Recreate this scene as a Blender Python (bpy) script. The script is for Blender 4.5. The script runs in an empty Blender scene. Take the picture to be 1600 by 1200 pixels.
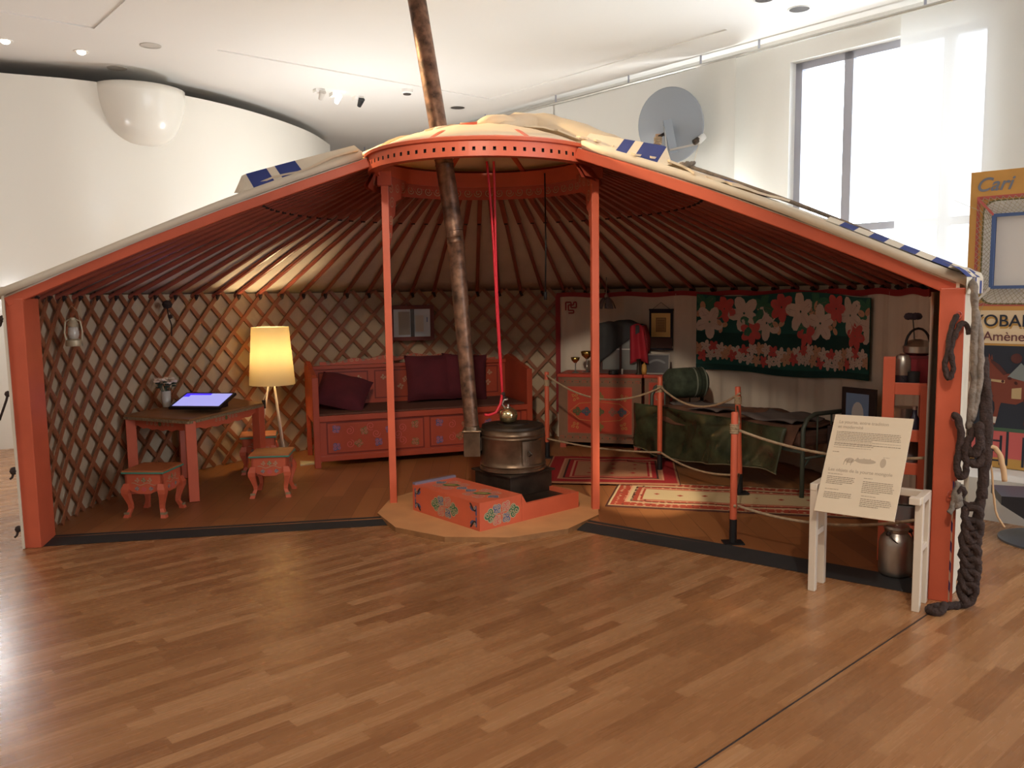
import bpy, math, random
from math import sin, cos, pi, radians as R, atan2, hypot
from mathutils import Matrix, Vector
random.seed(7)
sc = bpy.context.scene
COL = sc.collection

# ------------------------------------------------------------------ camera
cam_d = bpy.data.cameras.new('camera'); cam = bpy.data.objects.new('camera', cam_d); COL.objects.link(cam)
cam_d.sensor_width = 36.0; cam_d.lens = 36.0*1310/1600; cam_d.clip_end = 200
pitch = math.atan(141/1310)
cam.matrix_world = Matrix.Translation((0, 0, 1.55)) @ Matrix.Rotation(pi/2-pitch, 4, 'X') @ Matrix.Rotation(R(-0.77), 4, 'Z')
sc.camera = cam
# ------------------------------------------------------------------ world, exposure, lights
sc.view_settings.view_transform = 'Standard'; sc.view_settings.look = 'None'
sc.view_settings.gamma = 1.0; sc.view_settings.use_curve_mapping = False
sc.view_settings.exposure = 0.36
world = bpy.data.worlds.new('sky'); sc.world = world; world.use_nodes = True
wn = world.node_tree; bg = wn.nodes['Background']
bg.inputs['Color'].default_value = (0.82, 0.91, 1.0, 1); bg.inputs['Strength'].default_value = 8.0

AX = Vector((-0.649, 0.760, 0)); BX = Vector((0.760, 0.649, 0))      # room axes: along the window wall, towards it
def AB(s, b, z=0.0): return AX*s + BX*b + Vector((0, 0, z))
YAW = atan2(BX.y, BX.x)                                                # local x = BX, local y = AX

def lamp(name, kind, loc, energy, color, size=None, rot=None, spot=None, blend=.5, target=None):
    d = bpy.data.lights.new(name, kind); d.energy = energy; d.color = color
    if kind == 'AREA':
        d.shape = 'RECTANGLE'; d.size = size[0]; d.size_y = size[1]
    elif size is not None: d.shadow_soft_size = size
    if kind == 'SPOT': d.spot_size = R(spot); d.spot_blend = blend
    o = bpy.data.objects.new(name, d); o.location = loc; COL.objects.link(o)
    if target is not None: o.rotation_euler = (Vector(target)-Vector(loc)).to_track_quat('-Z', 'Y').to_euler()
    elif rot is not None: o.rotation_euler = rot
    return o
SMIN_ = -6.0; WARM = (1.0, .94, .84); DAY = (.84, .92, 1.0)
# daylight entering through the two window openings (guides the sky light)
for nm, s0, s1, z0, z1 in (('daylight_north', 2.83, 4.65, .9, 3.76), ('daylight_south', -4.6, -2.0, .9, 3.76)):
    p = AB((s0+s1)/2, 7.74, (z0+z1)/2)
    o = lamp(nm, 'AREA', p, 1, (1, 1, 1), ((s1-s0), z1-z0), target=p-BX)
    o.data.cycles.is_portal = True
p = AB(SMIN_ - .14, 4.9, 2.4)
o = lamp('daylight_rear', 'AREA', p, 1, (1, 1, 1), (3.8, 2.8), target=p+AX)
o.data.cycles.is_portal = True
# unseen fill lights under the ceiling and around the yurt, then spotlights
lamp('ceiling_fill_front', 'AREA', AB(-0.2, 0.9, 3.96), 45, WARM, (3.0, 2.6), rot=(0, 0, YAW))  # no real panel: broad fill added for the foreground floor
lamp('ceiling_fill_left', 'AREA', AB(4.6, -3.0, 3.96), 45, WARM, (3.0, 2.0), rot=(0, 0, YAW))  # broad unseen fill added for the floor at the left
lamp('fill_behind_yurt', 'POINT', (-1.6, 9.7, 2.1), 95, (.95, .98, 1), .12)  # added light hidden behind the roof, brightens ceiling and walls
lamp('fill_behind_yurt', 'POINT', (2.3, 9.0, 1.9), 240, (.93, .98, 1), .12)  # second hidden light, added to brighten the window wall
lamp('fill_left_of_yurt', 'POINT', (-4.6, 7.0, 1.6), 28, (.97, .99, 1), .12)  # unseen fill added for the left wall and ceiling
lamp('crown_spotlight', 'SPOT', (-2.1, 6.6, 3.9), 560, (1, .72, .40), .05, spot=38, blend=.6, target=(-.45, 6.0, 2.55))
lamp('hearth_spotlight', 'SPOT', (-.3, 1.4, 3.9), 420, (1, .86, .68), .10, spot=44, blend=.9, target=(.15, 6.2, 1.1))
lamp('rug_spotlight', 'SPOT', (.9, 1.5, 3.9), 1300, (1, .84, .62), .03, spot=9, blend=.5, target=(.98, 6.25, 0))

lamp('board_fill_spot', 'SPOT', (.9, .6, 3.9), 170, (1, .90, .78), .06, spot=26, blend=.8, target=(1.75, 4.1, .75))  # unseen spot added to brighten the information board

# ------------------------------------------------------------------ materials
def lin(c):
    return tuple(((x/255)/12.92 if x <= 10 else (((x/255)+.055)/1.055)**2.4) for x in c)
MATS = {}
def mat(name, rgb, rough=.6, metal=0.0, var=.0, scale=8.0, bump=0.0, bscale=60.0, spec=.5, trans=0.0, emit=None, coat=0.0):
    if name in MATS: return MATS[name]
    m = bpy.data.materials.new(name); m.use_nodes = True; nt = m.node_tree; N = nt.nodes; L = nt.links
    b = N['Principled BSDF']; c = lin(rgb)
    b.inputs['Base Color'].default_value = (*c, 1); b.inputs['Roughness'].default_value = rough
    b.inputs['Metallic'].default_value = metal; b.inputs['Specular IOR Level'].default_value = spec
    if coat: b.inputs['Coat Weight'].default_value = coat; b.inputs['Coat Roughness'].default_value = .12
    tc = N.new('ShaderNodeTexCoord')
    if var > 0:
        n = N.new('ShaderNodeTexNoise'); n.inputs['Scale'].default_value = scale; n.inputs['Detail'].default_value = 5
        L.new(tc.outputs['Object'], n.inputs['Vector'])
        r = N.new('ShaderNodeValToRGB'); r.color_ramp.elements[0].position = .3; r.color_ramp.elements[1].position = .7
        r.color_ramp.elements[0].color = (*[x*(1-var) for x in c], 1)
        r.color_ramp.elements[1].color = (*[min(1, x*(1+var)) for x in c], 1)
        L.new(n.outputs['Fac'], r.inputs['Fac']); L.new(r.outputs['Color'], b.inputs['Base Color'])
    if bump > 0:
        n2 = N.new('ShaderNodeTexNoise'); n2.inputs['Scale'].default_value = bscale; n2.inputs['Detail'].default_value = 3
        L.new(tc.outputs['Object'], n2.inputs['Vector'])
        bp = N.new('ShaderNodeBump'); bp.inputs['Strength'].default_value = bump; bp.inputs['Distance'].default_value = .01
        L.new(n2.outputs['Fac'], bp.inputs['Height']); L.new(bp.outputs['Normal'], b.inputs['Normal'])
    if trans > 0:
        t = N.new('ShaderNodeBsdfTranslucent'); t.inputs['Color'].default_value = (*c, 1)
        mx = N.new('ShaderNodeMixShader'); mx.inputs[0].default_value = trans
        L.new(b.outputs[0], mx.inputs[1]); L.new(t.outputs[0], mx.inputs[2]); L.new(mx.outputs[0], N['Material Output'].inputs[0])
    if emit:
        b.inputs['Emission Color'].default_value = (*lin(emit[0]), 1); b.inputs['Emission Strength'].default_value = emit[1]
    MATS[name] = m
    return m

def math_node(nt, op, a, b=None):
    n = nt.nodes.new('ShaderNodeMath'); n.operation = op
    for i, v in enumerate((a, b)):
        if v is None: continue
        if isinstance(v, (int, float)): n.inputs[i].default_value = v
        else: nt.links.new(v, n.inputs[i])
    return n.outputs[0]

def plank_mat(name, ang, w, ln, cols, rough, gap=.012, bump=.15, grain=.35, spec=.5, gapdark=.55):
    """Planks of width w and length ln running along angle ang (radians)."""
    m = bpy.data.materials.new(name); m.use_nodes = True; nt = m.node_tree; N = nt.nodes; L = nt.links
    b = N['Principled BSDF']; b.inputs['Roughness'].default_value = rough; b.inputs['Specular IOR Level'].default_value = spec
    g = N.new('ShaderNodeNewGeometry'); mp = N.new('ShaderNodeMapping'); mp.vector_type = 'POINT'
    mp.inputs['Rotation'].default_value = (0, 0, -ang); L.new(g.outputs['Position'], mp.inputs['Vector'])
    sx = N.new('ShaderNodeSeparateXYZ'); L.new(mp.outputs[0], sx.inputs[0])
    v = math_node(nt, 'DIVIDE', sx.outputs[1], w); row = math_node(nt, 'FLOOR', v); fv = math_node(nt, 'FRACT', v)
    wn1 = N.new('ShaderNodeTexWhiteNoise'); wn1.noise_dimensions = '1D'; L.new(row, wn1.inputs['W'])
    u0 = math_node(nt, 'DIVIDE', sx.outputs[0], ln)
    u = math_node(nt, 'ADD', u0, math_node(nt, 'MULTIPLY', wn1.outputs['Value'], 7.3))
    cu = math_node(nt, 'FLOOR', u); fu = math_node(nt, 'FRACT', u)
    cx = N.new('ShaderNodeCombineXYZ'); L.new(cu, cx.inputs[0]); L.new(row, cx.inputs[1])
    wn2 = N.new('ShaderNodeTexWhiteNoise'); wn2.noise_dimensions = '2D'; L.new(cx.outputs[0], wn2.inputs['Vector'])
    # grain
    mp2 = N.new('ShaderNodeMapping'); mp2.inputs['Scale'].default_value = (2.2, 38, 1); L.new(mp.outputs[0], mp2.inputs['Vector'])
    ad = N.new('ShaderNodeVectorMath'); ad.operation = 'ADD'; L.new(mp2.outputs[0], ad.inputs[0]); L.new(wn2.outputs['Color'], ad.inputs[1])
    no = N.new('ShaderNodeTexNoise'); no.inputs['Scale'].default_value = 1.6; no.inputs['Detail'].default_value = 6; L.new(ad.outputs[0], no.inputs['Vector'])
    f = math_node(nt, 'ADD', math_node(nt, 'MULTIPLY', wn2.outputs['Value'], 1-grain), math_node(nt, 'MULTIPLY', no.outputs['Fac'], grain))
    rp = N.new('ShaderNodeValToRGB'); els = rp.color_ramp.elements
    while len(els) < len(cols): els.new(.5)
    for i, c in enumerate(cols):
        els[i].position = .08 + .84*i/(len(cols)-1); els[i].color = (*lin(c), 1)
    L.new(f, rp.inputs['Fac'])
    e1 = math_node(nt, 'LESS_THAN', fv, gap/w*.5); e2 = math_node(nt, 'LESS_THAN', fu, gap/ln*.6)
    e = math_node(nt, 'MAXIMUM', e1, e2)
    mx = N.new('ShaderNodeMix'); mx.data_type = 'RGBA'; mx.blend_type = 'MULTIPLY'
    L.new(math_node(nt, 'MULTIPLY', e, gapdark), mx.inputs[0]); L.new(rp.outputs['Color'], mx.inputs[6]); mx.inputs[7].default_value = (.12, .07, .04, 1)
    L.new(mx.outputs[2], b.inputs['Base Color'])
    r2 = math_node(nt, 'ADD', math_node(nt, 'MULTIPLY', no.outputs['Fac'], .12), rough-.06); L.new(r2, b.inputs['Roughness'])
    bp = N.new('ShaderNodeBump'); bp.inputs['Strength'].default_value = bump; bp.inputs['Distance'].default_value = .002
    L.new(math_node(nt, 'SUBTRACT', no.outputs['Fac'], e), bp.inputs['Height']); L.new(bp.outputs['Normal'], b.inputs['Normal'])
    MATS[name] = m
    return m

WHITE = mat('wall_white', (236, 233, 226), .55, var=.01, scale=2, spec=.3)
GLOSS = mat('wall_gloss_white', (236, 231, 220), .22, var=.01, scale=1.5, spec=.5)
CEIL = mat('ceiling_white', (236, 232, 226), .85, var=.01, scale=1)
OR = mat('orange_paint', (206, 98, 68), .42, var=.07, scale=5, bump=.05, bscale=30)
ORD = mat('red_orange_paint', (180, 82, 60), .45, var=.1, scale=6, bump=.05, bscale=30)
RAF = mat('rafter_paint', (158, 82, 66), .32, var=.12, scale=5)
LAT = mat('lattice_wood', (146, 88, 58), .5, var=.18, scale=7)
FELT = mat('felt', (226, 216, 202), .95, var=.06, scale=4, bump=.3, bscale=25)
WFELT = mat('wall_felt_cream', (192, 170, 142), .95, var=.06, scale=4, bump=.3, bscale=25)
CANVAS = mat('canvas', (222, 210, 188), .85, var=.05, scale=5, bump=.25, bscale=18)
CLOTH = mat('crown_cloth', (242, 226, 200), .8, var=.05, scale=5, bump=.3, bscale=14, trans=.35)
BLUE = mat('blue_cloth', (52, 66, 128), .85, var=.1, scale=9)
DARK = mat('dark_line', (48, 34, 30), .7)
BLACK = mat('black_paint', (24, 24, 26), .5)
RUBBER = mat('black_rubber', (46, 46, 46), .65, var=.1, scale=12)
IRON = mat('stove_iron', (112, 92, 74), .38, .75, var=.45, scale=7, bump=.2, bscale=20)
IROND = mat('stove_dark_iron', (62, 52, 44), .5, .6, var=.4, scale=8, bump=.2, bscale=20)
PIPE = mat('pipe_metal', (118, 88, 70), .42, .5, var=.72, scale=16, bump=.3, bscale=18)
STEEL = mat('steel', (190, 188, 182), .28, .95, var=.08, scale=9)
ALU = mat('aluminium', (176, 170, 160), .34, .9, var=.12, scale=12, bump=.05)
BRASS = mat('brass', (190, 160, 90), .25, .95, var=.1, scale=10)
PINK = mat('painted_pink', (206, 96, 92), .5); GREEN = mat('painted_green', (42, 108, 72), .5)
BLU = mat('painted_blue', (74, 92, 138), .5); PALE = mat('painted_outline', (186, 164, 132), .5)
OLIVE = mat('painted_olive', (112, 106, 60), .5); TURQ = mat('painted_turquoise', (72, 140, 120), .5); GOLD = mat('painted_gold', (198, 150, 74), .5)
RED = mat('red_cord', (206, 22, 44), .5, spec=.6)
MAROON = mat('maroon_velvet', (84, 22, 34), .9, var=.15, scale=6, bump=.3, bscale=30)
ROPE = mat('hemp_rope', (172, 148, 118), .8, var=.2, scale=30, bump=.6, bscale=120)
HAIR = mat('dark_horsehair', (58, 42, 36), .9, var=.35, scale=30, bump=.9, bscale=90)
GREY = mat('grey_wool', (128, 116, 104), .95, var=.3, scale=20, bump=.9, bscale=60)
WPAINT = mat('white_lacquer', (226, 212, 192), .4)
PAPER = mat('board_cream', (226, 208, 180), .6); INK = mat('printed_grey', (150, 132, 112), .7); INKL = mat('printed_pale_grey', (190, 172, 148), .7)
PLY = mat('plywood', (206, 150, 100), .55, var=.12, scale=4); PLYE = mat('plywood_edge', (150, 104, 62), .7, var=.2, scale=20)
PLASTIC = mat('black_plastic', (20, 20, 24), .3)
FLOOR = plank_mat('oak_parquet', YAW+R(1.2), .064, .46, [(144, 97, 61), (161, 112, 72), (174, 125, 83), (191, 143, 100)], .27, gap=.0012, bump=.12, grain=.34, gapdark=.5)
YFLOOR = plank_mat('yurt_floor_boards', pi/2+R(2), .155, 1.1, [(132, 82, 46), (152, 96, 56), (168, 112, 66)], .42, gap=.005, bump=.2, grain=.5, gapdark=.8)

# ------------------------------------------------------------------ mesh helpers
class MB:
    def __init__(s): s.v = []; s.f = []; s.m = []; s.mats = []
    def mi(s, m):
        if m not in s.mats: s.mats.append(m)
        return s.mats.index(m)
    def add(s, vs, fs, m):
        o = len(s.v); k = s.mi(m); s.v += [tuple(p) for p in vs]
        for f in fs: s.f.append(tuple(i+o for i in f)); s.m.append(k)
    def box(s, c, sz, m, rz=0, M=None, taper=1.0):
        x, y, z = sz[0]/2, sz[1]/2, sz[2]/2
        vs = [Vector((a*x*(taper if k > 0 else 1), b*y*(taper if k > 0 else 1), k*z)) for k in (-1, 1) for a, b in ((-1, -1), (1, -1), (1, 1), (-1, 1))]
        T = M if M is not None else Matrix.Translation(c) @ Matrix.Rotation(rz, 4, 'Z')
        s.add([T @ p for p in vs], [(3, 2, 1, 0), (4, 5, 6, 7), (0, 1, 5, 4), (1, 2, 6, 5), (2, 3, 7, 6), (3, 0, 4, 7)], m)
    def bar(s, p, q, w, h, m, up=(0, 0, 1)):
        p = Vector(p); q = Vector(q); d = (q-p).normalized(); x = d.cross(Vector(up)).normalized(); y = x.cross(d).normalized()
        vs = [e + x*a*w/2 + y*b*h/2 for e in (p, q) for a, b in ((-1, -1), (1, -1), (1, 1), (-1, 1))]
        s.add(vs, [(3, 2, 1, 0), (4, 5, 6, 7), (0, 1, 5, 4), (1, 2, 6, 5), (2, 3, 7, 6), (3, 0, 4, 7)], m)
    def path(s, pts, prof, m, closed=False, ups=None):
        """sweep a closed profile [(x,y)] along pts; ups = up vector per point or None"""
        n = len(pts); k = len(prof); pts = [Vector(p) for p in pts]; vs = []
        ref = None
        for i, p in enumerate(pts):
            a = pts[(i-1) % n] if (closed or i > 0) else p; b = pts[(i+1) % n] if (closed or i < n-1) else p
            d = (b-a).normalized()
            if ups is not None: u = Vector(ups[i])
            elif ref is None: u = Vector((0, 0, 1)) if abs(d.z) < .9 else Vector((1, 0, 0))
            else: u = ref
            x = d.cross(u)
            if x.length < 1e-5: x = d.cross(Vector((.3, 1, .1)))
            x.normalize(); y = x.cross(d).normalized(); ref = y
            vs += [p + x*a_ + y*b_ for a_, b_ in prof]
        fs = []
        for i in range(n if closed else n-1):
            for j in range(k):
                a = i*k+j; b = i*k+(j+1) % k; c = ((i+1) % n)*k+(j+1) % k; e = ((i+1) % n)*k+j
                fs.append((a, b, c, e))
        if not closed: fs += [tuple(range(k))[::-1], tuple((n-1)*k+j for j in range(k))]
        s.add(vs, fs, m)
    def tube(s, pts, r, m, n=8, closed=False):
        if isinstance(r, (int, float)):
            s.path(pts, [(r*cos(2*pi*j/n), r*sin(2*pi*j/n)) for j in range(n)], m, closed)
        else:
            o = len(s.v); s.path(pts, [(cos(2*pi*j/n), sin(2*pi*j/n)) for j in range(n)], m, closed)
            for i, p in enumerate(pts):
                p = Vector(p)
                for j in range(n):
                    q = Vector(s.v[o+i*n+j]); s.v[o+i*n+j] = tuple(p + (q-p)*r[i])
    def lathe(s, prof, m, c=(0, 0, 0), n=24, M=None, caps=True):
        vs = []; T = M if M is not None else Matrix.Translation(c)
        for r, z in prof: vs += [T @ Vector((r*cos(2*pi*j/n), r*sin(2*pi*j/n), z)) for j in range(n)]
        fs = [(i*n+j, i*n+(j+1) % n, (i+1)*n+(j+1) % n, (i+1)*n+j) for i in range(len(prof)-1) for j in range(n)]
        if caps: fs += [tuple(range(n))[::-1], tuple((len(prof)-1)*n+j for j in range(n))]
        s.add(vs, fs, m)
    def prism(s, poly, z0, z1, m, mside=None, M=None):
        n = len(poly); T = M if M is not None else Matrix.Identity(4)
        vs = [T @ Vector((x, y, z)) for z in (z0, z1) for x, y in poly]
        s.add(vs, [tuple(range(n))[::-1], tuple(range(n, 2*n))], m)
        s.add(vs, [(i, (i+1) % n, n+(i+1) % n, n+i) for i in range(n)], mside or m)
    def grid(s, fn, nu, nv, m, thick=None):
        """fn(u,v)->(x,y,z), u,v in 0..1; thick = offset function giving the back surface"""
        vs = [fn(i/nu, j/nv) for j in range(nv+1) for i in range(nu+1)]
        W = nu+1; q = [(j*W+i, j*W+i+1, (j+1)*W+i+1, (j+1)*W+i) for j in range(nv) for i in range(nu)]
        if thick is None: s.add(vs, q, m); return
        vb = [thick(i/nu, j/nv) for j in range(nv+1) for i in range(nu+1)]; K = len(vs)
        fs = q + [tuple(K+i for i in f[::-1]) for f in q]
        edge = [j*0+i for i in range(W)] + [j*W+nu for j in range(1, nv+1)] + [nv*W+i for i in range(nu-1, -1, -1)] + [j*W for j in range(nv-1, 0, -1)]
        for a, b in zip(edge, edge[1:]+edge[:1]): fs.append((b, a, a+K, b+K))
        s.add(vs+vb, fs, m)
    def blob(s, c, r, m, n=10, sq=(1, 1, 1), M=None):
        vs = []; T = M if M is not None else Matrix.Translation(c)
        rings = n//2
        for i in range(rings+1):
            th = pi*i/rings
            for j in range(n): vs.append(T @ Vector((r*sin(th)*cos(2*pi*j/n)*sq[0], r*sin(th)*sin(2*pi*j/n)*sq[1], r*cos(th)*sq[2])))
        fs = [(i*n+j, (i+1)*n+j, (i+1)*n+(j+1) % n, i*n+(j+1) % n) for i in range(rings) for j in range(n)]
        s.add(vs, fs, m)
    def build(s, name, parent=None, smooth=False, world=False, bevel=0, solid=0, auto=None, rough=0):
        vs = s.v
        if world and parent is not None:
            inv = PM[parent.name].inverted(); vs = [tuple(inv @ Vector(p)) for p in vs]
        me = bpy.data.meshes.new(name); me.from_pydata(vs, [], s.f); me.update()
        for mm in s.mats: me.materials.append(mm)
        me.polygons.foreach_set('material_index', s.m)
        if smooth or auto: me.polygons.foreach_set('use_smooth', [True]*len(me.polygons))
        if auto:
            try: me.set_sharp_from_angle(angle=R(auto))
            except Exception: pass
        o = bpy.data.objects.new(name, me); COL.objects.link(o)
        if parent is not None: o.parent = parent; PM[o.name] = PM[parent.name].copy()
        else: PM[o.name] = Matrix.Identity(4)
        if solid:
            md = o.modifiers.new('solid', 'SOLIDIFY'); md.thickness = solid; md.offset = 0
        if bevel:
            md = o.modifiers.new('bevel', 'BEVEL'); md.width = bevel; md.segments = 2; md.limit_method = 'ANGLE'; md.angle_limit = R(40)
        return o
PM = {}
def tag(o, label=None, cat=None, group=None, kind=None):
    if label: o['label'] = label
    if cat: o['category'] = cat
    if group: o['group'] = group
    if kind: o['kind'] = kind
    return o
def thing(name, label, cat, loc=(0, 0, 0), rz=0.0, group=None):
    o = bpy.data.objects.new(name, None); COL.objects.link(o); o.empty_display_size = .1
    o.location = loc; o.rotation_euler = (0, 0, rz)
    PM[o.name] = Matrix.Translation(loc) @ Matrix.Rotation(rz, 4, 'Z')
    return tag(o, label, cat, group)
def struct(o): o['kind'] = 'structure'; return o
def dup(root, loc, rz, label=None):
    r = root.copy(); COL.objects.link(r); r.location = loc; r.rotation_euler = (0, 0, rz)
    if label: r['label'] = label
    for ch in list(root.children):
        c = ch.copy(); COL.objects.link(c); c.parent = r
        for g in ch.children:
            d = g.copy(); COL.objects.link(d); d.parent = c
    return r

# painted ornament: flat strokes lying on a face given by a frame (origin, u, v)
class FR:
    def __init__(s, o, u, v): s.o = Vector(o); s.u = Vector(u).normalized(); s.v = Vector(v).normalized(); s.n = s.u.cross(s.v)
    def p(s, x, y, off=0.0): return s.o + s.u*x + s.v*y + s.n*off
def ribbon(mb, F, pts, w, m, off=.0022):
    vs = []; n = len(pts)
    for i, (x, y) in enumerate(pts):
        a = pts[max(0, i-1)]; b = pts[min(n-1, i+1)]; dx, dy = b[0]-a[0], b[1]-a[1]; l = hypot(dx, dy) or 1
        k = w/2*(1 if 0 < i < n-1 else .5); nx, ny = -dy/l*k, dx/l*k
        vs += [F.p(x+nx, y+ny, off), F.p(x-nx, y-ny, off)]
    mb.add(vs, [(2*i+1, 2*i+3, 2*i+2, 2*i) for i in range(n-1)], m)
def disc(mb, F, x, y, r, m, off=.0012, n=14, ry=None, ang=0):
    ry = ry or r
    pts = []
    for j in range(n):
        a, b = r*cos(2*pi*j/n), ry*sin(2*pi*j/n); pts.append(F.p(x+a*cos(ang)-b*sin(ang), y+a*sin(ang)+b*cos(ang), off))
    mb.add(pts, [tuple(range(n))], m)
def spiral(x, y, r, turns=1.3, ph=0, d=1, n=16):
    return [(x+r*(1-.8*t/n)*cos(ph+d*2*pi*turns*t/n), y+r*(1-.8*t/n)*sin(ph+d*2*pi*turns*t/n)) for t in range(n+1)]
def cloud(mb, F, x, y, s, ang, fill, line=None, w=None, outline=None):
    w = w or s*.09; line = line or PALE
    lob = [(.42, 0, .36), (-.05, .38, .34), (-.05, -.38, .34), (-.42, 0, .28)]
    for k, (a, b, r) in enumerate(lob):
        px = x+s*(a*cos(ang)-b*sin(ang)); py = y+s*(a*sin(ang)+b*cos(ang))
        if outline: disc(mb, F, px, py, s*(r+.10), outline, .0009)
        if fill: disc(mb, F, px, py, s*r, fill, .0014+k*.0001)
        ribbon(mb, F, spiral(px, py, s*r*.8, 1.2, ang+k, 1 if k % 2 else -1), w, line, .0024)
def swirl_line(mb, F, x0, y0, x1, y1, n, amp, w, m):
    """running scroll between two points"""
    L = hypot(x1-x0, y1-y0); ux, uy = (x1-x0)/L, (y1-y0)/L
    for k in range(n):
        t = (k+.5)/n*L; sg = 1 if k % 2 else -1
        ribbon(mb, F, spiral(x0+ux*t, y0+uy*t+sg*amp*.1, amp, 1.3, sg*pi/2, sg), w, m)
def frame_rect(mb, F, x0, y0, x1, y1, w, m, off=.0012):
    for a, b, c, d in ((x0, y0, x1, y0+w), (x0, y1-w, x1, y1), (x0, y0+w, x0+w, y1-w), (x1-w, y0+w, x1, y1-w)):
        mb.add([F.p(a, b, off), F.p(c, b, off), F.p(c, d, off), F.p(a, d, off)], [(0, 1, 2, 3)], m)
def rect(mb, F, x0, y0, x1, y1, m, off=.001):
    mb.add([F.p(x0, y0, off), F.p(x1, y0, off), F.p(x1, y1, off), F.p(x0, y1, off)], [(0, 1, 2, 3)], m)
def text_part(name, body, F, x, y, size, m, parent, off=.002, shear=0, world=True, sx=1.0, thick=0.0):
    cu = bpy.data.curves.new('txt', 'FONT'); cu.body = body; cu.size = size; cu.shear = shear; cu.offset = thick
    to = bpy.data.objects.new('txt', cu); COL.objects.link(to)
    dg = bpy.context.evaluated_depsgraph_get(); me = bpy.data.meshes.new_from_object(to.evaluated_get(dg))
    vs = [F.p(x+v.co.x*sx, y+v.co.y, off) for v in me.vertices]; fs = [tuple(p.vertices) for p in me.polygons]
    bpy.data.objects.remove(to); bpy.data.curves.remove(cu); bpy.data.meshes.remove(me)
    mb = MB(); mb.add(vs, fs, m); return mb.build(name, parent, world=world)
# ================================================================== the room
H = 4.0; SMIN, SMAX, BMIN, BWIN = -6.0, 14.0, -7.0, 7.6
mb = MB(); q = [AB(SMIN, BMIN), AB(SMIN, 8.6), AB(SMAX, 8.6), AB(SMAX, BMIN)]
mb.prism([(p.x, p.y) for p in q], -.12, 0, FLOOR)
struct(mb.build('floor'))
mb = MB()                                                              # thin expansion joint across the parquet
a = Vector((-.30, 2.0)); b = Vector((2.02, 4.02))
mb.bar((.25, 2.285, .0008), (2.0, 3.89, .0008), .006, .0016, DARK)
struct(mb.build('trim_1'))

# ceiling: slab with two raised square coffers
def rot_rect(s0, s1, b0, b1): return [AB(s0, b0), AB(s1, b0), AB(s1, b1), AB(s0, b1)]
def sb(x, y): v = Vector((x, y, 0)); return v.dot(AX), v.dot(BX)
c1 = [sb(-2.84, 8.61), sb(2.07, 8.23), sb(-.24, 10.96)]
cs0, cs1 = min(p[0] for p in c1), max(p[0] for p in c1); cb0, cb1 = min(p[1] for p in c1), max(p[1] for p in c1)
k0 = sb(-3.77, 7.96)
holes = [(cs0, cs1, cb0, cb1), (k0[0]-3.6, k0[0], k0[1]-3.4, k0[1])]
ss = sorted({SMIN, SMAX, *[h for q in holes for h in q[:2]]}); bb = sorted({BMIN, 8.6, *[h for q in holes for h in q[2:]]})
mb = MB()
for i in range(len(ss)-1):
    for j in range(len(bb)-1):
        ms, mbb = (ss[i]+ss[i+1])/2, (bb[j]+bb[j+1])/2
        inside = any(h[0] < ms < h[1] and h[2] < mbb < h[3] for h in holes)
        z = H+.014 if inside else H
        q = [AB(ss[i], bb[j], z), AB(ss[i+1], bb[j], z), AB(ss[i+1], bb[j+1], z), AB(ss[i], bb[j+1], z)]
        mb.add(q, [(0, 1, 2, 3)], CEIL)
for h in holes:
    q = [AB(h[0], h[2]), AB(h[1], h[2]), AB(h[1], h[3]), AB(h[0], h[3])]
    for i in range(4):
        a, b = q[i], q[(i+1) % 4]
        mb.add([a+Vector((0, 0, H)), b+Vector((0, 0, H)), b+Vector((0, 0, H+.014)), a+Vector((0, 0, H+.014))], [(0, 1, 2, 3)], CEIL)
q = [AB(SMIN, BMIN), AB(SMIN, 8.6), AB(SMAX, 8.6), AB(SMAX, BMIN)]
mb.prism([(p.x, p.y) for p in q], H+.06, H+.2, CEIL)
struct(mb.build('ceiling'))
# outer walls
def wall_ab(name, s0, b0, s1, b1, z0=0, z1=H+.06, th=.15, m=WHITE):
    mb = MB(); a, b = AB(s0, b0), AB(s1, b1); d = (b-a).normalized(); n = Vector((-d.y, d.x, 0))*th
    mb.prism([(a.x, a.y), (b.x, b.y), (b.x+n.x, b.y+n.y), (a.x+n.x, a.y+n.y)], z0, z1, m)
    return struct(mb.build(name))
mb = MB()
for b0_, b1_, za, zb in ((BMIN, 3.0, 0, H+.06), (3.0, 6.8, 0, 1.0), (3.0, 6.8, 3.8, H+.06), (6.8, 8.6, 0, H+.06)):
    q = [AB(SMIN, b0_), AB(SMIN, b1_), AB(SMIN-.2, b1_), AB(SMIN-.2, b0_)]
    mb.prism([(p.x, p.y) for p in q], za, zb, WHITE)
struct(mb.build('wall_rear'))
wall_ab('wall_far', SMAX, 8.6, SMAX, BMIN)
wall_ab('wall_west', SMAX, BMIN, SMIN, BMIN)
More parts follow.
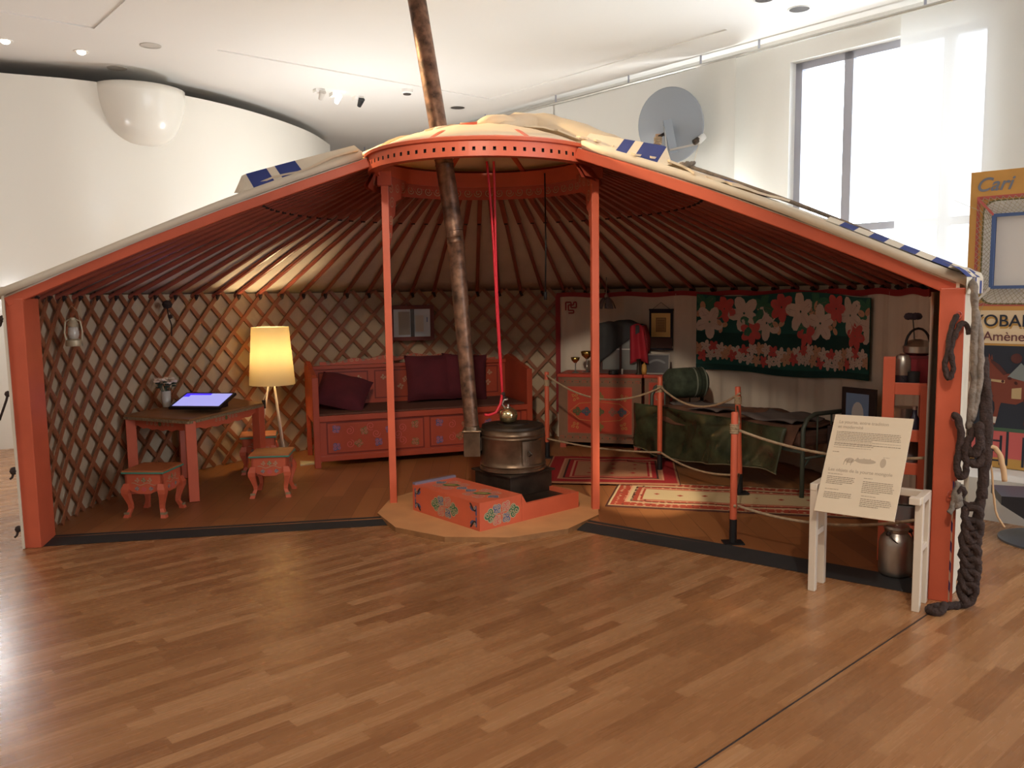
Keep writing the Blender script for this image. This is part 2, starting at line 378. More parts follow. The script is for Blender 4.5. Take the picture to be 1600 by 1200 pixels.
# window wall, with two openings
mb = MB()
wins = [(-4.6, -2.0), (2.83, 4.65)]; z0w, z1w = .9, 3.76
segs = [(SMIN, -4.6, 0, H+.06), (-4.6, -2.0, 0, z0w), (-4.6, -2.0, z1w, H+.06), (-2.0, 2.83, 0, H+.06), (2.83, 4.65, 0, z0w), (2.83, 4.65, z1w, H+.06), (4.65, SMAX, 0, H+.06)]
for s0, s1, za, zb in segs:
    q = [AB(s0, BWIN), AB(s1, BWIN), AB(s1, BWIN+.45), AB(s0, BWIN+.45)]
    mb.prism([(p.x, p.y) for p in q][::-1], za, zb, WHITE)
struct(mb.build('wall_right'))
FRM = mat('window_frame_grey', (172, 172, 182), .4, .3)
GLASS = bpy.data.materials.new('window_glass'); GLASS.use_nodes = True
nt = GLASS.node_tree; nt.nodes.remove(nt.nodes['Principled BSDF'])
tr = nt.nodes.new('ShaderNodeBsdfTransparent'); gl = nt.nodes.new('ShaderNodeBsdfGlossy'); gl.inputs['Roughness'].default_value = .02
fr = nt.nodes.new('ShaderNodeFresnel'); fr.inputs['IOR'].default_value = 1.25; mx = nt.nodes.new('ShaderNodeMixShader')
nt.links.new(fr.outputs[0], mx.inputs[0]); nt.links.new(tr.outputs[0], mx.inputs[1]); nt.links.new(gl.outputs[0], mx.inputs[2]); nt.links.new(mx.outputs[0], nt.nodes['Material Output'].inputs[0])
def window(name, s0, s1, mull):
    fb = BWIN+.14; mb = MB()
    def bar(sa, za, sb_, zb, w=.07, d=.07): mb.bar(AB(sa, fb, za), AB(sb_, fb, zb), w, d, FRM, up=BX)
    for s in (s0+.035, s1-.035): bar(s, z0w, s, z1w)
    for z in (z0w+.03, z1w-.035, 2.13): bar(s0, z, s1, z)
    for s in mull: bar(s, z0w, s, z1w, .09)
    o = struct(mb.build(name)); g = MB()
    g.add([AB(s0, fb+.02, z0w), AB(s1, fb+.02, z0w), AB(s1, fb+.02, z1w), AB(s0, fb+.02, z1w)], [(0, 1, 2, 3)], GLASS)
    g.build('pane', o)
    return o
window('window_1', 2.83, 4.65, [4.10, 3.2]); window('window_2', -4.6, -2.0, [-3.3])

mb = MB(); sa = SMIN-.12
for b_ in (3.035, 6.765, 4.3, 5.5): mb.bar(AB(sa, b_, 1.0), AB(sa, b_, 3.8), .07, .07, FRM, up=AX)
for z_ in (1.03, 3.765, 2.13): mb.bar(AB(sa, 3.0, z_), AB(sa, 6.8, z_), .07, .07, FRM, up=AX)
o3 = struct(mb.build('window_3')); g3 = MB(); g3.add([AB(sa-.02, 3.0, 1.0), AB(sa-.02, 6.8, 1.0), AB(sa-.02, 6.8, 3.8), AB(sa-.02, 3.0, 3.8)], [(0, 1, 2, 3)], GLASS); g3.build('pane', o3)
# curved glossy wall at the left, standing free under the ceiling
wp = [(-9.6, 2.0), (-8.6, 4.6), (-7.3, 7.2), (-6.3, 8.2), (-5.13, 8.77), (-4.41, 9.14), (-3.67, 9.84), (-3.15, 10.78), (-2.80, 11.96), (-2.72, 13.07)]
def smooth_pts(p, k=6):
    out = []
    for i in range(len(p)-1):
        p0 = Vector(p[max(0, i-1)]); p1 = Vector(p[i]); p2 = Vector(p[i+1]); p3 = Vector(p[min(len(p)-1, i+2)])
        for t in range(k):
            t = t/k; out.append(.5*((2*p1)+(p2-p0)*t+(2*p0-5*p1+4*p2-p3)*t*t+(3*p1-p0-3*p2+p3)*t**3))
    out.append(Vector(p[-1])); return out
sp = smooth_pts(wp); WT = 3.84
mb = MB(); n = len(sp)
nrm = []
for i in range(n):
    d = (sp[min(n-1, i+1)]-sp[max(0, i-1)]).normalized(); nrm.append(Vector((-d.y, d.x)))
back = [sp[i]+nrm[i]*.12 for i in range(n)]
mb.grid(lambda u, v: (*sp[int(round(u*(n-1)))], WT*v), n-1, 1, GLOSS, lambda u, v: (*back[int(round(u*(n-1)))], WT*v))
bmv = bpy.data.meshes
wl = struct(mb.build('wall_left', auto=40))
mb = MB(); o = Vector((-4.05, 9.53, WT)); tx = Vector((.74, .67, 0)).normalized()
MBU = Matrix.Translation(o) @ Matrix.Rotation(atan2(tx.y, tx.x), 4, 'Z')
prof = []
vs = []; nA, nB = 28, 12
for j in range(nB+1):
    th = pi/2*j/nB
    for i in range(nA):
        a = 2*pi*i/nA; r = cos(th)**.72 if j < nB else 0
        vs.append(MBU @ Vector((.47*r*cos(a), .40*r*sin(a), -.62*sin(th))))
mb.add(vs, [(j*nA+i, j*nA+(i+1) % nA, (j+1)*nA+(i+1) % nA, (j+1)*nA+i) for j in range(nB) for i in range(nA)] + [tuple(range(nA))[::-1]], GLOSS)
mb.build('rounded_bulge', wl, smooth=True)

# curtain rail and sliding white panels before the window wall
mb = MB(); mb.tube([AB(-5.8, 7.44, 3.90), AB(13.8, 7.44, 3.90)], .018, STEEL, 8)
for s in [-4, -2, 0, 1.6, 3.3, 4.9, 5.6, 6.6, 7.8, 9.2, 10.8, 12.4]: mb.bar(AB(s, 7.44, 3.90), AB(s, 7.44, 4.0), .012, .02, FRM, up=(1, 0, 0))
tag(mb.build('curtain_rail'), 'long thin white curtain rail under the ceiling along the window wall', 'rail')
VEIL = bpy.data.materials.new('sheer_white'); VEIL.use_nodes = True; nt = VEIL.node_tree; nt.nodes.remove(nt.nodes['Principled BSDF'])
di = nt.nodes.new('ShaderNodeBsdfDiffuse'); di.inputs[0].default_value = (.8, .78, .73, 1)
tl = nt.nodes.new('ShaderNodeBsdfTranslucent'); tl.inputs[0].default_value = (.85, .84, .8, 1)
tr = nt.nodes.new('ShaderNodeBsdfTransparent'); m1 = nt.nodes.new('ShaderNodeMixShader'); m1.inputs[0].default_value = .20
m2 = nt.nodes.new('ShaderNodeMixShader'); m2.inputs[0].default_value = .12
nt.links.new(di.outputs[0], m1.inputs[1]); nt.links.new(tl.outputs[0], m1.inputs[2]); nt.links.new(m1.outputs[0], m2.inputs[1]); nt.links.new(tr.outputs[0], m2.inputs[2]); nt.links.new(m2.outputs[0], nt.nodes['Material Output'].inputs[0])
def panel(s0, s1, b, label, k):
    mb = MB(); mb.grid(lambda u, v: AB(s0+(s1-s0)*u, b+.004*sin(u*9+k), .12+(3.76)*v), 12, 4, VEIL)
    return tag(mb.build('panel_curtain', smooth=True), label, 'curtain', 'sliding white panel curtains along the window wall')
panel(1.72, 3.49, 7.42, 'sheer white panel curtain half covering the tall bright window, behind the tall poster panel', 0)
panel(5.14, 5.63, 7.40, 'narrow white panel curtain hanging just left of the tall window', 1)
panel(5.63, 7.83, 7.45, 'wide white panel curtain hanging behind the satellite dish', 2)
panel(7.83, 10.9, 7.42, 'farthest white panel curtain, left of the satellite dish above the yurt roof', 3)

# ceiling fittings
DISCM = mat('fitting_dark', (64, 56, 50), .6); DISCL = mat('fitting_pale', (200, 192, 182), .6); BULB = mat('lamp_lens', (255, 250, 235), .3, emit=((255, 244, 225), 4.0))
def downlight(x, y, r, kind, label, grp=None):
    t = thing('ceiling_downlight', label, 'ceiling light', (x, y, H), 0, grp)
    mb = MB(); mb.lathe([(r*.86, -.004), (r, -.006), (r, .0), (r*.86, .0)], CEIL if kind != 'pale' else DISCL, n=24, caps=False); mb.build('trim_ring', t, smooth=True)
    mb = MB(); mb.lathe([(.001, -.002), (r*.87, -.002)], DISCM if kind == 'dark' else DISCL, n=24, caps=False); mb.build('lens', t)
    if kind == 'spot':
        mb = MB(); mb.blob((0, 0, -.01), r*.62, BULB, 12, (1, 1, .6)); mb.build('bulb', t, smooth=True)
G1 = None
downlight(2.565, 7.661, .10, 'dark', 'larger dark round ceiling downlight near the window wall', G1)
downlight(2.18, 7.40, .09, 'dark', 'dark round ceiling downlight cut by the top edge of the picture', G1)
downlight(-.668, 11.379, .11, 'dark', 'dark oval ceiling downlight just above the yurt crown, right of the stove pipe', G1)
downlight(-3.475, 8.472, .10, 'pale', 'pale flush ceiling disc over the rounded bulge, nearer the coffer', G1)
downlight(-4.163, 9.251, .10, 'pale', 'pale flush ceiling disc close to the curved wall edge', G1)
downlight(-4.229, 8.631, .07, 'spot', 'small lit ceiling spot above the curved wall, right of another one', G1)
downlight(-4.756, 8.249, .07, 'spot', 'small lit ceiling spot at the far left edge of the picture', G1)
mb = MB(); mb.lathe([(.05, -.05), (.07, -.035), (.07, 0)], CEIL, (-1.211, 10.373, H), 16); mb.lathe([(.045, -.06), (.05, -.05)], DISCM, (-1.211, 10.373, H), 16)
tag(mb.build('smoke_detector', auto=40), 'small round white smoke detector on the ceiling left of the stove pipe', 'detector')
def track(x, y, label, m):
    t = thing('ceiling_spotlight', label, 'spotlight', (x, y, H), .6)
    mb = MB(); mb.box((0, 0, -.02), (.11, .11, .04), CEIL); mb.build('housing', t)
    mb = MB(); M = Matrix.Translation((.02, -.03, -.07)) @ Matrix.Rotation(R(50), 4, 'X'); mb.lathe([(.025, -.06), (.04, .05)], m, M=M, n=14); mb.build('head', t, auto=40)
track(-2.25, 10.30, 'leftmost grey spotlight head hanging under the ceiling near the far wall', DISCL)
track(-2.10, 10.50, 'white spotlight head in the middle of the small ceiling group', BULB)
track(-1.86, 10.70, 'black spotlight head at the right end of the small ceiling group', BLACK)

# ================================================================== the yurt
CX, CY_ = -.18, 6.0; A0, A1 = -106.5, 129.0
def pol(a, r, z=0.0, c=(CX, CY_)): a = R(a); return Vector((c[0]+r*sin(a), c[1]+r*cos(a), z))
yurt = thing('yurt', 'large cutaway round tent with orange wooden frame, lattice wall and cream covers', 'yurt', (CX, CY_, 0))
RC, ZC, RW, ZW = .80, 2.44, 3.0, 1.55
def arc(mb, a0, a1, rin, rout, z0, z1, n, m):
    fo = lambda u, v: pol(a0+(a1-a0)*u, rout, z0+(z1-z0)*v); fi = lambda u, v: pol(a0+(a1-a0)*u, rin, z0+(z1-z0)*v)
    mb.grid(fi, n, 1, m, fo)
# floor platform inside, rubber ramps, plywood hearth plate
V0 = (-.18, 5.72)
arcp = [(pol(a, 3.0).x, pol(a, 3.0).y) for a in [A1 - (A1-A0)*i/60 for i in range(61)]]
mb = MB(); mb.prism([(-2.98, 5.30), (-.84, 5.66), V0, (.47, 5.50), (2.12, 4.27)] + arcp, .0, .022, YFLOOR); mb.build('floor_platform', yurt, world=True)
for pts in ([(-3.0, 5.16), (-.84, 5.55), (-.86, 5.70), (-3.0, 5.33)], [(.41, 5.37), (2.09, 4.09), (2.16, 4.26), (.50, 5.53)]):
    mb = MB(); vs = [(pts[0][0], pts[0][1], .002), (pts[1][0], pts[1][1], .002), (pts[2][0], pts[2][1], .026), (pts[3][0], pts[3][1], .026), (pts[3][0], pts[3][1], 0), (pts[2][0], pts[2][1], 0)]
    mb.add(vs, [(0, 1, 2, 3), (3, 2, 5, 4), (0, 3, 4), (1, 5, 2)], RUBBER); tag(mb.build('threshold_ramp', yurt, world=True), 'flat black rubber ramp strip')
mb = MB(); mb.prism([(-.17+.80*cos(2*pi*(k+.35)/12), 5.90+.80*sin(2*pi*(k+.35)/12)) for k in range(12)], .0, .034, PLY, PLYE)
tag(mb.build('hearth_platform', yurt, world=True), 'many-sided plywood plate')
# lattice wall
RL = 2.93; mb = MB(); step = 4.5; rate = 4.5/.25
ALAT = 22.0
def lat_slat(a_start, sg, r):
    pts = []; ups = []
    zs = [0.03+(1.60-.03)*i/12 for i in range(13)]
    for z in zs:
        a = a_start + sg*rate*(z-.05)
        if A0+2.2 <= a <= ALAT: pts.append(pol(a, r, z)); ups.append((pol(a, 1)-pol(a, 0)))
    if len(pts) > 1: mb.path(pts, [(-.017, -.005), (.017, -.005), (.017, .005), (-.017, .005)], LAT, ups=ups)
a = A0-32
while a < ALAT+32:
    lat_slat(a, 1, RL-.006); lat_slat(a+step*.5, -1, RL+.006); a += step
# small rivets
a = A0+3
mb.build('lattice_wall', yurt, world=True)
mb = MB(); arc(mb, A0+3.2, A1-2.6, 2.965, 2.99, .024, 1.585, 90, WFELT); mb.build('wall_felt', yurt, smooth=False, world=True)
def wcan(u, v, r=3.03): a = A0-.7+(A1+.9-A0+.7)*u; return pol(a, r+.012*sin(a*.9)*(1-v)+.006*sin(a*2.3), .004+1.62*v)
mb = MB(); mb.grid(lambda u, v: wcan(u, v), 160, 4, CANVAS, lambda u, v: wcan(u, v, 3.045)); tag(mb.build('wall_canvas', yurt, world=True, auto=50), 'cream outer canvas')
# rafters
def zr(r): t = (r-RC)/(RW-RC); return ZC + (ZW-ZC)*t + .03*sin(pi*min(1, max(0, t)))
mb = MB(); pts = [Vector((0, r, zr(r))) for r in (.74, .95, 1.5, 2.1, 2.6, 2.98)]
sq = .019
mb.path(pts[:3], [(-sq, -sq), (sq, -sq), (sq, sq), (-sq, sq)], RAF)
mb.tube(pts[2:], .0185, RAF, 8)
mb.box((0, 1.5, zr(1.5)-.018), (.03, .02, .016), DARK)
mb.path([Vector((0, 2.93, zr(2.93)+.02)), Vector((0, 2.90, zr(2.9)-.03)), Vector((.012, 2.94, zr(2.93)-.05))], [(-.014, -.01), (.014, -.01), (.014, .01), (-.014, .01)], HAIR)
first = None; a = A0+step*.9
while a < A1-2:
    if first is None: o = first = mb.build('rafter', yurt, auto=40)
    else: o = first.copy(); COL.objects.link(o)
    o.rotation_euler = (0, 0, -R(a)); a += step
# edge beams, posts
for a, w in ((A0+.2, .060), (A1-.2, .066)):
    mb = MB(); pts = [pol(a, r, zr(r)-.002) for r in (.80, 1.2, 1.7, 2.2, 2.7, 3.02)]
    mb.path(pts, [(-.03, -w/2), (.03, -w/2), (.03, w/2), (-.03, w/2)], OR); mb.build('edge_beam', yurt, world=True, bevel=.006)
def post(cxy, rz, w, d, h):
    mb = MB(); mb.box((cxy[0], cxy[1], h/2), (w, d, h), OR, rz); tag(mb.build('end_post', yurt, world=True, bevel=.005), 'broad upright orange post')
post((-3.035, 5.235), R(4), .105, .20, 1.56)
post((2.114+.447*.09, 4.03+.895*.09), R(-26.5), .108, .18, 1.55)
# crown ring with pocket holes, lip and hub
crown = MB(); NC = 80
def cp(a, r, z): return Vector((r*sin(a), r*cos(a), z))
zb, zt = ZC-.055, ZC+.035
for k in range(NC):
    a0, a1 = 2*pi*k/NC, 2*pi*(k+1)/NC; da = a1-a0; h0, h1 = a0+da*.36, a0+da*.66; y0, y1 = zb+.032, zb+.055; ri = RC-.025
    o_ = [cp(a0, RC, zb), cp(a1, RC, zb), cp(a1, RC, zt), cp(a0, RC, zt)]; i_ = [cp(h0, RC, y0), cp(h1, RC, y0), cp(h1, RC, y1), cp(h0, RC, y1)]; b_ = [cp(h0, ri, y0), cp(h1, ri, y0), cp(h1, ri, y1), cp(h0, ri, y1)]
    crown.add(o_+i_, [(j, (j+1) % 4, 4+(j+1) % 4, 4+j) for j in range(4)], OR)
    crown.add(i_+b_, [(j, (j+1) % 4, 4+(j+1) % 4, 4+j) for j in range(4)] + [(4, 5, 6, 7)], DARK)
crown.lathe([(RC, zb), (RC-.07, zb), (RC-.07, zt+.02), (RC+.0, zt)], OR, n=NC, caps=False)
crown.lathe([(RC, zt), (RC+.018, zt+.004), (RC+.022, zt+.022), (RC-.01, zt+.034), (RC-.09, zt+.03)], OR, n=NC, caps=False)
cr = crown.build('crown_ring', yurt, auto=35)
# carved inner band below the crown with scroll painting
mb = MB(); bandp = [(RC-.05, zb+.005), (RC-.03, zb+.003), (RC+.03, zb-.085), (RC+.0, zb-.09)]
mb.grid(lambda u, v: cp(R(-104+230*u), *bandp[0 if v < .01 else (3 if v < .5 else 3)]), 60, 1, ORD); mb.grid(lambda u, v: cp(R(-104+230*u), *(bandp[1] if v < .5 else bandp[2])), 60, 1, ORD)
for k in range(34):
    a = R(-98+6.2*k)
    if a > R(112): continue
    rr = RC-.012; e = Vector((cos(a), -sin(a), 0)); F = FR(cp(a, rr, zb-.04), -e, (0, 0, 1)); F = FR(cp(a, rr-.022, zb-.040), e if False else Vector((cos(a), -sin(a), 0)), (sin(a)*.35, cos(a)*.35, -1) if False else (0, 0, 1))
    # the face looks inwards (towards the axis)
    if F.n.dot(cp(a, 1, 0)) > 0: F = FR(F.o, -F.u, F.v)
    ribbon(mb, F, spiral(0, 0, .034, 1.5, k % 2*pi, 1 if k % 2 else -1), .006, PALE, .002); ribbon(mb, F, spiral(.035, .018, .016, 1.2, k, -1), .005, PINK, .002)
mb.build('painted_band', cr, auto=40)
# spokes
for k in range(8):
    a = 2*pi*(k+.5)/8; mb = MB(); pts = [cp(a, r, zt+.01+.20*(1-(r/RC)**2)) for r in (RC-.02, .65, .5, .34, .18)]
    mb.path(pts, [(-.016, -.012), (.016, -.012), (.016, .012), (-.016, .012)], OR); mb.build('crown_spoke', yurt, auto=40)
mb = MB(); mb.lathe([(.17, zt+.19), (.20, zt+.19), (.20, zt+.23), (.17, zt+.23), (.17, zt+.19)], OR, n=24, caps=False); mb.build('crown_hub', yurt, auto=40)
# poles holding the crown
def pole(x, y, top):
    mb = MB(); mb.box((x, y, .03+(top-.03)/2), (.052, .052, top-.03), OR, R(8)); mb.box((x, y, top-.03), (.10, .085, .10), ORD, R(8)); pl = mb.build('support_pole', yurt, world=True, bevel=.004)
    out = [(.0, top), (.42, top), (.40, top-.05), (.30, top-.07), (.27, top-.14), (.17, top-.17), (.145, top-.27), (.10, top-.30), (.085, top-.42), (.035, top-.50), (.0, top-.55)]
    mb = MB(); d = Vector((CX+.02-x, 6.75-y, 0)); d.z = 0; d.normalize(); d = Vector((d.x*.25, d.y, 0)).normalized(); nn = Vector((-d.y, d.x, 0))*.014
    f = [Vector((x, y, 0))+d*u+Vector((0, 0, z))+nn for u, z in out]; b = [p-nn*2 for p in f]; n = len(out)
    mb.add(f+b, [tuple(range(n)), tuple(range(n, 2*n))[::-1]] + [(i, n+i, n+(i+1) % n, (i+1) % n) for i in range(n)], ORD)
    F = FR(Vector((x, y, 0))-nn*1.05, d, (0, 0, 1)); F2 = FR(Vector((x, y, 0))+nn*1.05, -d, (0, 0, 1))
    for (u, z, s) in ((.08, top-.08, .045), (.2, top-.07, .04), (.31, top-.04, .03), (.09, top-.19, .045), (.06, top-.31, .035), (.04, top-.42, .025)):
        ribbon(mb, F, spiral(u, z, s, 1.5, z*20, 1), .006, PALE); ribbon(mb, F2, spiral(-u, z, s, 1.5, z*20, 1), .006, PALE)
    mb.build('carved_bracket', pl, world=True)
pole(-.885, 6.06, 2.40); pole(.578, 5.80, 2.40)
# roof felt (seen between the rafters), canvas, crown cloth
def cone(mb, a0, a1, r0, r1, off, th, na, nr, m, wob=0):
    g = lambda u, v, e: (lambda a, r: pol(a, r, zr(r)+off+e+wob*sin(a*.55+r*3)*.5+wob*sin(a*1.7)*.3))(a0+(a1-a0)*u, r0+(r1-r0)*v)
    mb.grid(lambda u, v: g(u, v, 0), na, nr, m, lambda u, v: g(u, v, th))
mb = MB(); cone(mb, A0-.4, A1+.4, .80, 3.03, .026, .012, 90, 8, FELT); mb.build('roof_felt', yurt, world=True, smooth=True)
mb = MB(); cone(mb, A0-1.0, A1+1.2, .84, 3.07, .040, .048, 120, 10, CANVAS, .010); mb.build('roof_canvas', yurt, world=True, smooth=True)
# edge roll where the canvas turns down over the eave
mb = MB(); n = 130; pts = [pol(A0-.4+(A1-A0-.2)*i/n, 3.05+.01*sin(i), 1.595+.004*sin(i*1.7)) for i in range(n+1)]
mb.tube(pts, .036, CANVAS, 8); mb.build('eave_roll', yurt, world=True, smooth=True)
# blue and cream chequered hem band on the eave
mb = MB()
k = 0; a = 60.0
while a < A1+1.5:
    m = BLUE if k % 2 else CANVAS; b = min(a+2.1, A1+2.4)
    mb.grid(lambda u, v: pol(a+(b-a)*u, 3.0+.09*v, 1.655-.055*v*v+.002), 1, 3, m)
    mb.grid(lambda u, v: pol(a+(b-a)*u, 3.09, 1.60-.08*v), 1, 1, CANVAS if k % 2 else BLUE); a = b; k += 1
for k in range(9):                                                     # the same band runs up the cut edge for a short way
    r0_, r1_ = 3.06-.075*k, 3.06-.075*(k+1)
    mb.grid(lambda u, v: pol(A1+.6-2.2*v, r0_+(r1_-r0_)*u, zr(r0_+(r1_-r0_)*u)+.093+.022*v), 1, 1, BLUE if k % 2 else CANVAS)
mb.build('chequered_hem', yurt, world=True)
# crown flap: a square cloth over crown and upper roof, folded back at the opening
mb = MB(); S = 1.50; NQ = 38; rotq = R(14); zb_ = lambda r: (zr(r)+.104 if r > .80 else zt+.045+.20*(1-(r/.80)**2)+.02)
idx = {}
vs = []; fs = []; 
def uv_pt(u, v):
    x = u*cos(rotq)-v*sin(rotq); y = u*sin(rotq)+v*cos(rotq); return x, y
for j in range(NQ+1):
    for i in range(NQ+1):
        u, v = -S+2*S*i/NQ, -S+2*S*j/NQ; x, y = uv_pt(u, v); r = hypot(x, y); a = math.degrees(atan2(x, y))
        z = zb_(r) + .012*sin(9*u+3*v)*sin(7*v) + .008*sin(17*u-5*v)
        vs.append((CX+x, CY_+y, z))
for j in range(NQ):
    for i in range(NQ):
        u, v = -S+2*S*(i+.5)/NQ, -S+2*S*(j+.5)/NQ; x, y = uv_pt(u, v); r = hypot(x, y); a = math.degrees(atan2(x, y))
        if r > .80 and not (A0 < a < A1): continue
        if r <= .84 and (a < -88 or a > 100 or r < .12 and False): continue
        W = NQ+1; q = (j*W+i, j*W+i+1, (j+1)*W+i+1, (j+1)*W+i)
        ed = S-max(abs(u), abs(v)); t = (u if abs(v) > abs(u) else v)
        blue = .07 < ed < .30 and int((t+5)/.16) % 2 == 0
        mb.add([vs[k] for k in q], [(0, 1, 2, 3)], BLUE if blue else CLOTH)
mb.build('crown_flap', yurt, world=True, smooth=False, solid=.012)
# thin ceiling cloth lying on the spokes
mb = MB()
def domec(u, v): a = 360*u; r = .06+.72*v; return pol(a, r, zt+.022+.20*(1-(r/RC)**2)+.006*sin(a*.14+9*v))
mb.grid(domec, 48, 6, CLOTH); mb.build('crown_cloth', yurt, world=True, smooth=True, solid=.004)
# turned-over hem of the crown flap lying on the two cut edges, with blue patches
for a_, r_end, blues in ((A0-.9, 1.62, ((.50, .66), (.74, .90))), (A1+1.0, 1.42, ((.42, .56), (.68, .92)))):
    mb = MB(); n = 30
    for i in range(n):
        t0_, t1_ = i/n, (i+1)/n; m = BLUE if any(a <= (t0_+t1_)/2 <= b for a, b in blues) else CANVAS
        def hem(u, v, e=0.0):
            t = t0_+(t1_-t0_)*u; r = .84+(r_end-.84)*t; hh = (.045+.06*t)*(1 if t < .93 else max(.05, (1-t)/.07))
            p = pol(a_-(.9+2.5*e if a_ > 0 else -.9-2.5*e)*v*1.5, r+.05*v, zr(r)+.082+hh*v); return p
        mb.grid(lambda u, v: hem(u, v), 1, 3, m)
    mb.build('flap_hem', yurt, world=True)
# bunched folds of the crown flap
def fold(pts, rad, sq, m=CLOTH, n=14):
    mb = MB(); sp_ = []
    P = [Vector(p) for p in pts]
    for i in range(len(P)-1):
        p0 = P[max(0, i-1)]; p1 = P[i]; p2 = P[i+1]; p3 = P[min(len(P)-1, i+2)]
        for t in range(5):
            t /= 5; sp_.append(.5*((2*p1)+(p2-p0)*t+(2*p0-5*p1+4*p2-p3)*t*t+(3*p1-p0-3*p2+p3)*t**3))
    sp_.append(P[-1]); N_ = len(sp_); rr = [rad*(.25+.75*sin(pi*min(1, max(0, i/(N_-1))))**.6)*(1+.05*sin(i*1.9)) for i in range(N_)]
    mb.tube(sp_, rr, m, n)
    vs2 = []
    for i, p in enumerate(sp_):
        for j in range(n):
            q = Vector(mb.v[i*n+j]); d = q-p; d.z *= sq; d *= 1+.05*sin(j*2.4+i*.9); vs2.append(tuple(p+d))
    mb.v = vs2; return mb.build('folded_cloth', yurt, world=True, smooth=True)
z0 = zt+.05
fold([pol(150, .30, z0+.14), pol(60, .34, z0+.22), pol(75, .62, z0+.15), pol(100, .95, z0-.04), pol(108, 1.25, z0-.14)], .14, .75)
fold([pol(20, .10, z0+.19), pol(55, .42, z0+.20), pol(85, .80, z0+.05), pol(93, 1.20, z0-.10)], .15, .6)
fold([pol(-120, .35, z0+.13), pol(-60, .34, z0+.17), pol(-75, .66, z0+.08), pol(-88, .98, z0-.06)], .075, .7)
fold([pol(-170, .16, z0+.17), pol(160, .24, z0+.18), pol(130, .30, z0+.18)], .05, .8)
fold([pol(-80, .25, z0+.19), pol(-30, .26, z0+.20), pol(15, .30, z0+.20)], .06, .7)
# ties on the left edge of the canvas, hook rings on the right post
for z, s in ((1.44, .022), (.98, .020), (.50, .026), (.13, .022)):
    mb = MB(); mb.blob((0, 0, 0), s, HAIR, 8, M=Matrix.Translation((-3.095, 5.115, z))); mb.tube([(-3.095, 5.115, z), (-3.105, 5.11, z-.04), (-3.115 if z != .98 else -3.15, 5.10, z-.05 if z != .98 else z-.16)], .007, HAIR, 6)
    mb.build('tie_knot', yurt, world=True, smooth=True)
mb = MB()
for z in (1.42, .93, .55):
    mb.tube([Vector((2.128+.018*cos(t), 4.006+.006*cos(t)-.008, z+.018*sin(t))) for t in [2*pi*i/14 for i in range(14)]], .0035, ORD, 6, closed=True)
mb.build('hook_ring', yurt, world=True)
# blue chequered strip and cream strip on the right flank edge
mb = MB(); k = 0; z = .02
while z < .62:
    mb.grid(lambda u, v: pol(A1+1.7+1.0*u, 3.06+.02*u, z+.05*v), 1, 1, BLUE if k % 2 else CANVAS); z += .05; k += 1
mb.build('chequered_strip', yurt, world=True)
mb = MB(); mb.bar((2.205, 4.005, .01), (2.205, 4.005, 1.30), .02, .05, CANVAS, up=(.447, .895, 0)); mb.build('canvas_edge', yurt, world=True)
# rope along the right roof edge, with a knot (horsehair)
mb = MB(); pts = [pol(A1-13+13*t, 1.45+1.62*t, zr(1.45+1.62*t)+.128-.035*t) for t in [i/30 for i in range(31)]]
mb.tube(pts, .013, GREY, 6)
for a in range(5): mb.tube([pol(A1-13.6+1.2*sin(b*1.3+a), 1.43+.05*cos(b*1.9+a), zr(1.43)+.12+.022*sin(b*2.3+a)) for b in range(7)], .014, GREY, 6)
mb.build('roof_rope', yurt, world=True, smooth=True)
# white cloth lining at the right side of the interior
mb = MB()
def lin_(u, v): a = 13.2+(A1-1.8-13.2)*u; return pol(a, 2.885+.012*sin(a*1.1)+.007*sin(a*2.9), .03+1.50*v)
mb.grid(lin_, 170, 3, mat('lining_cream', (222, 208, 190), .9, var=.05, scale=3)); lining = mb.build('side_lining', yurt, world=True, smooth=True)
mb = MB(); RB = mat('red_braid', (150, 36, 40), .7)
mb.grid(lambda u, v: pol(13.2+(A1-3-13.2)*u, 2.868, 1.505+.045*v+.008*sin(u*60)), 120, 1, RB)
mb.grid(lambda u, v: pol(13.0+1.0*u, 2.868, .3+1.22*v), 1, 1, RB)
def meander(a, z, s):
    pts = [(0, 0), (0, 3), (2, 3), (2, 1), (4, 1), (4, 3), (3, 3), (3, 2), (1, 2), (1, 0), (3, 0), (3, -1), (1, -1)]
    e = (pol(a+1, 1)-pol(a, 1)).normalized(); F = FR(pol(a, 2.862, z), e, (0, 0, 1))
    if F.n.dot(pol(a, 1)-Vector((CX, CY_, 0))) > 0: F = FR(F.o, e, (0, 0, 1)); 
    for p, q2 in zip(pts, pts[1:]): ribbon(mb, F, [(p[0]*s, p[1]*s), (q2[0]*s, q2[1]*s)], s*1.0, RB, 0.0)
meander(15.2, 1.37, .028)
mb.build('red_border', lining, world=True)
# ================================================================== hearth and stove
ux, vx = R(41), R(131)
def loc_frame(F, ang): return Matrix.Translation((F[0], F[1], F[2])) @ Matrix.Rotation(ang, 4, 'Z')
hb = thing('hearth_box', 'orange painted hearth tray with flower ornaments and a raised block, under the stove', 'hearth box', (-.217, 5.25, .034), R(41))
W1, L1 = .90, .76; zt1, zt2, bw = .185, .112, .36
mb = MB()
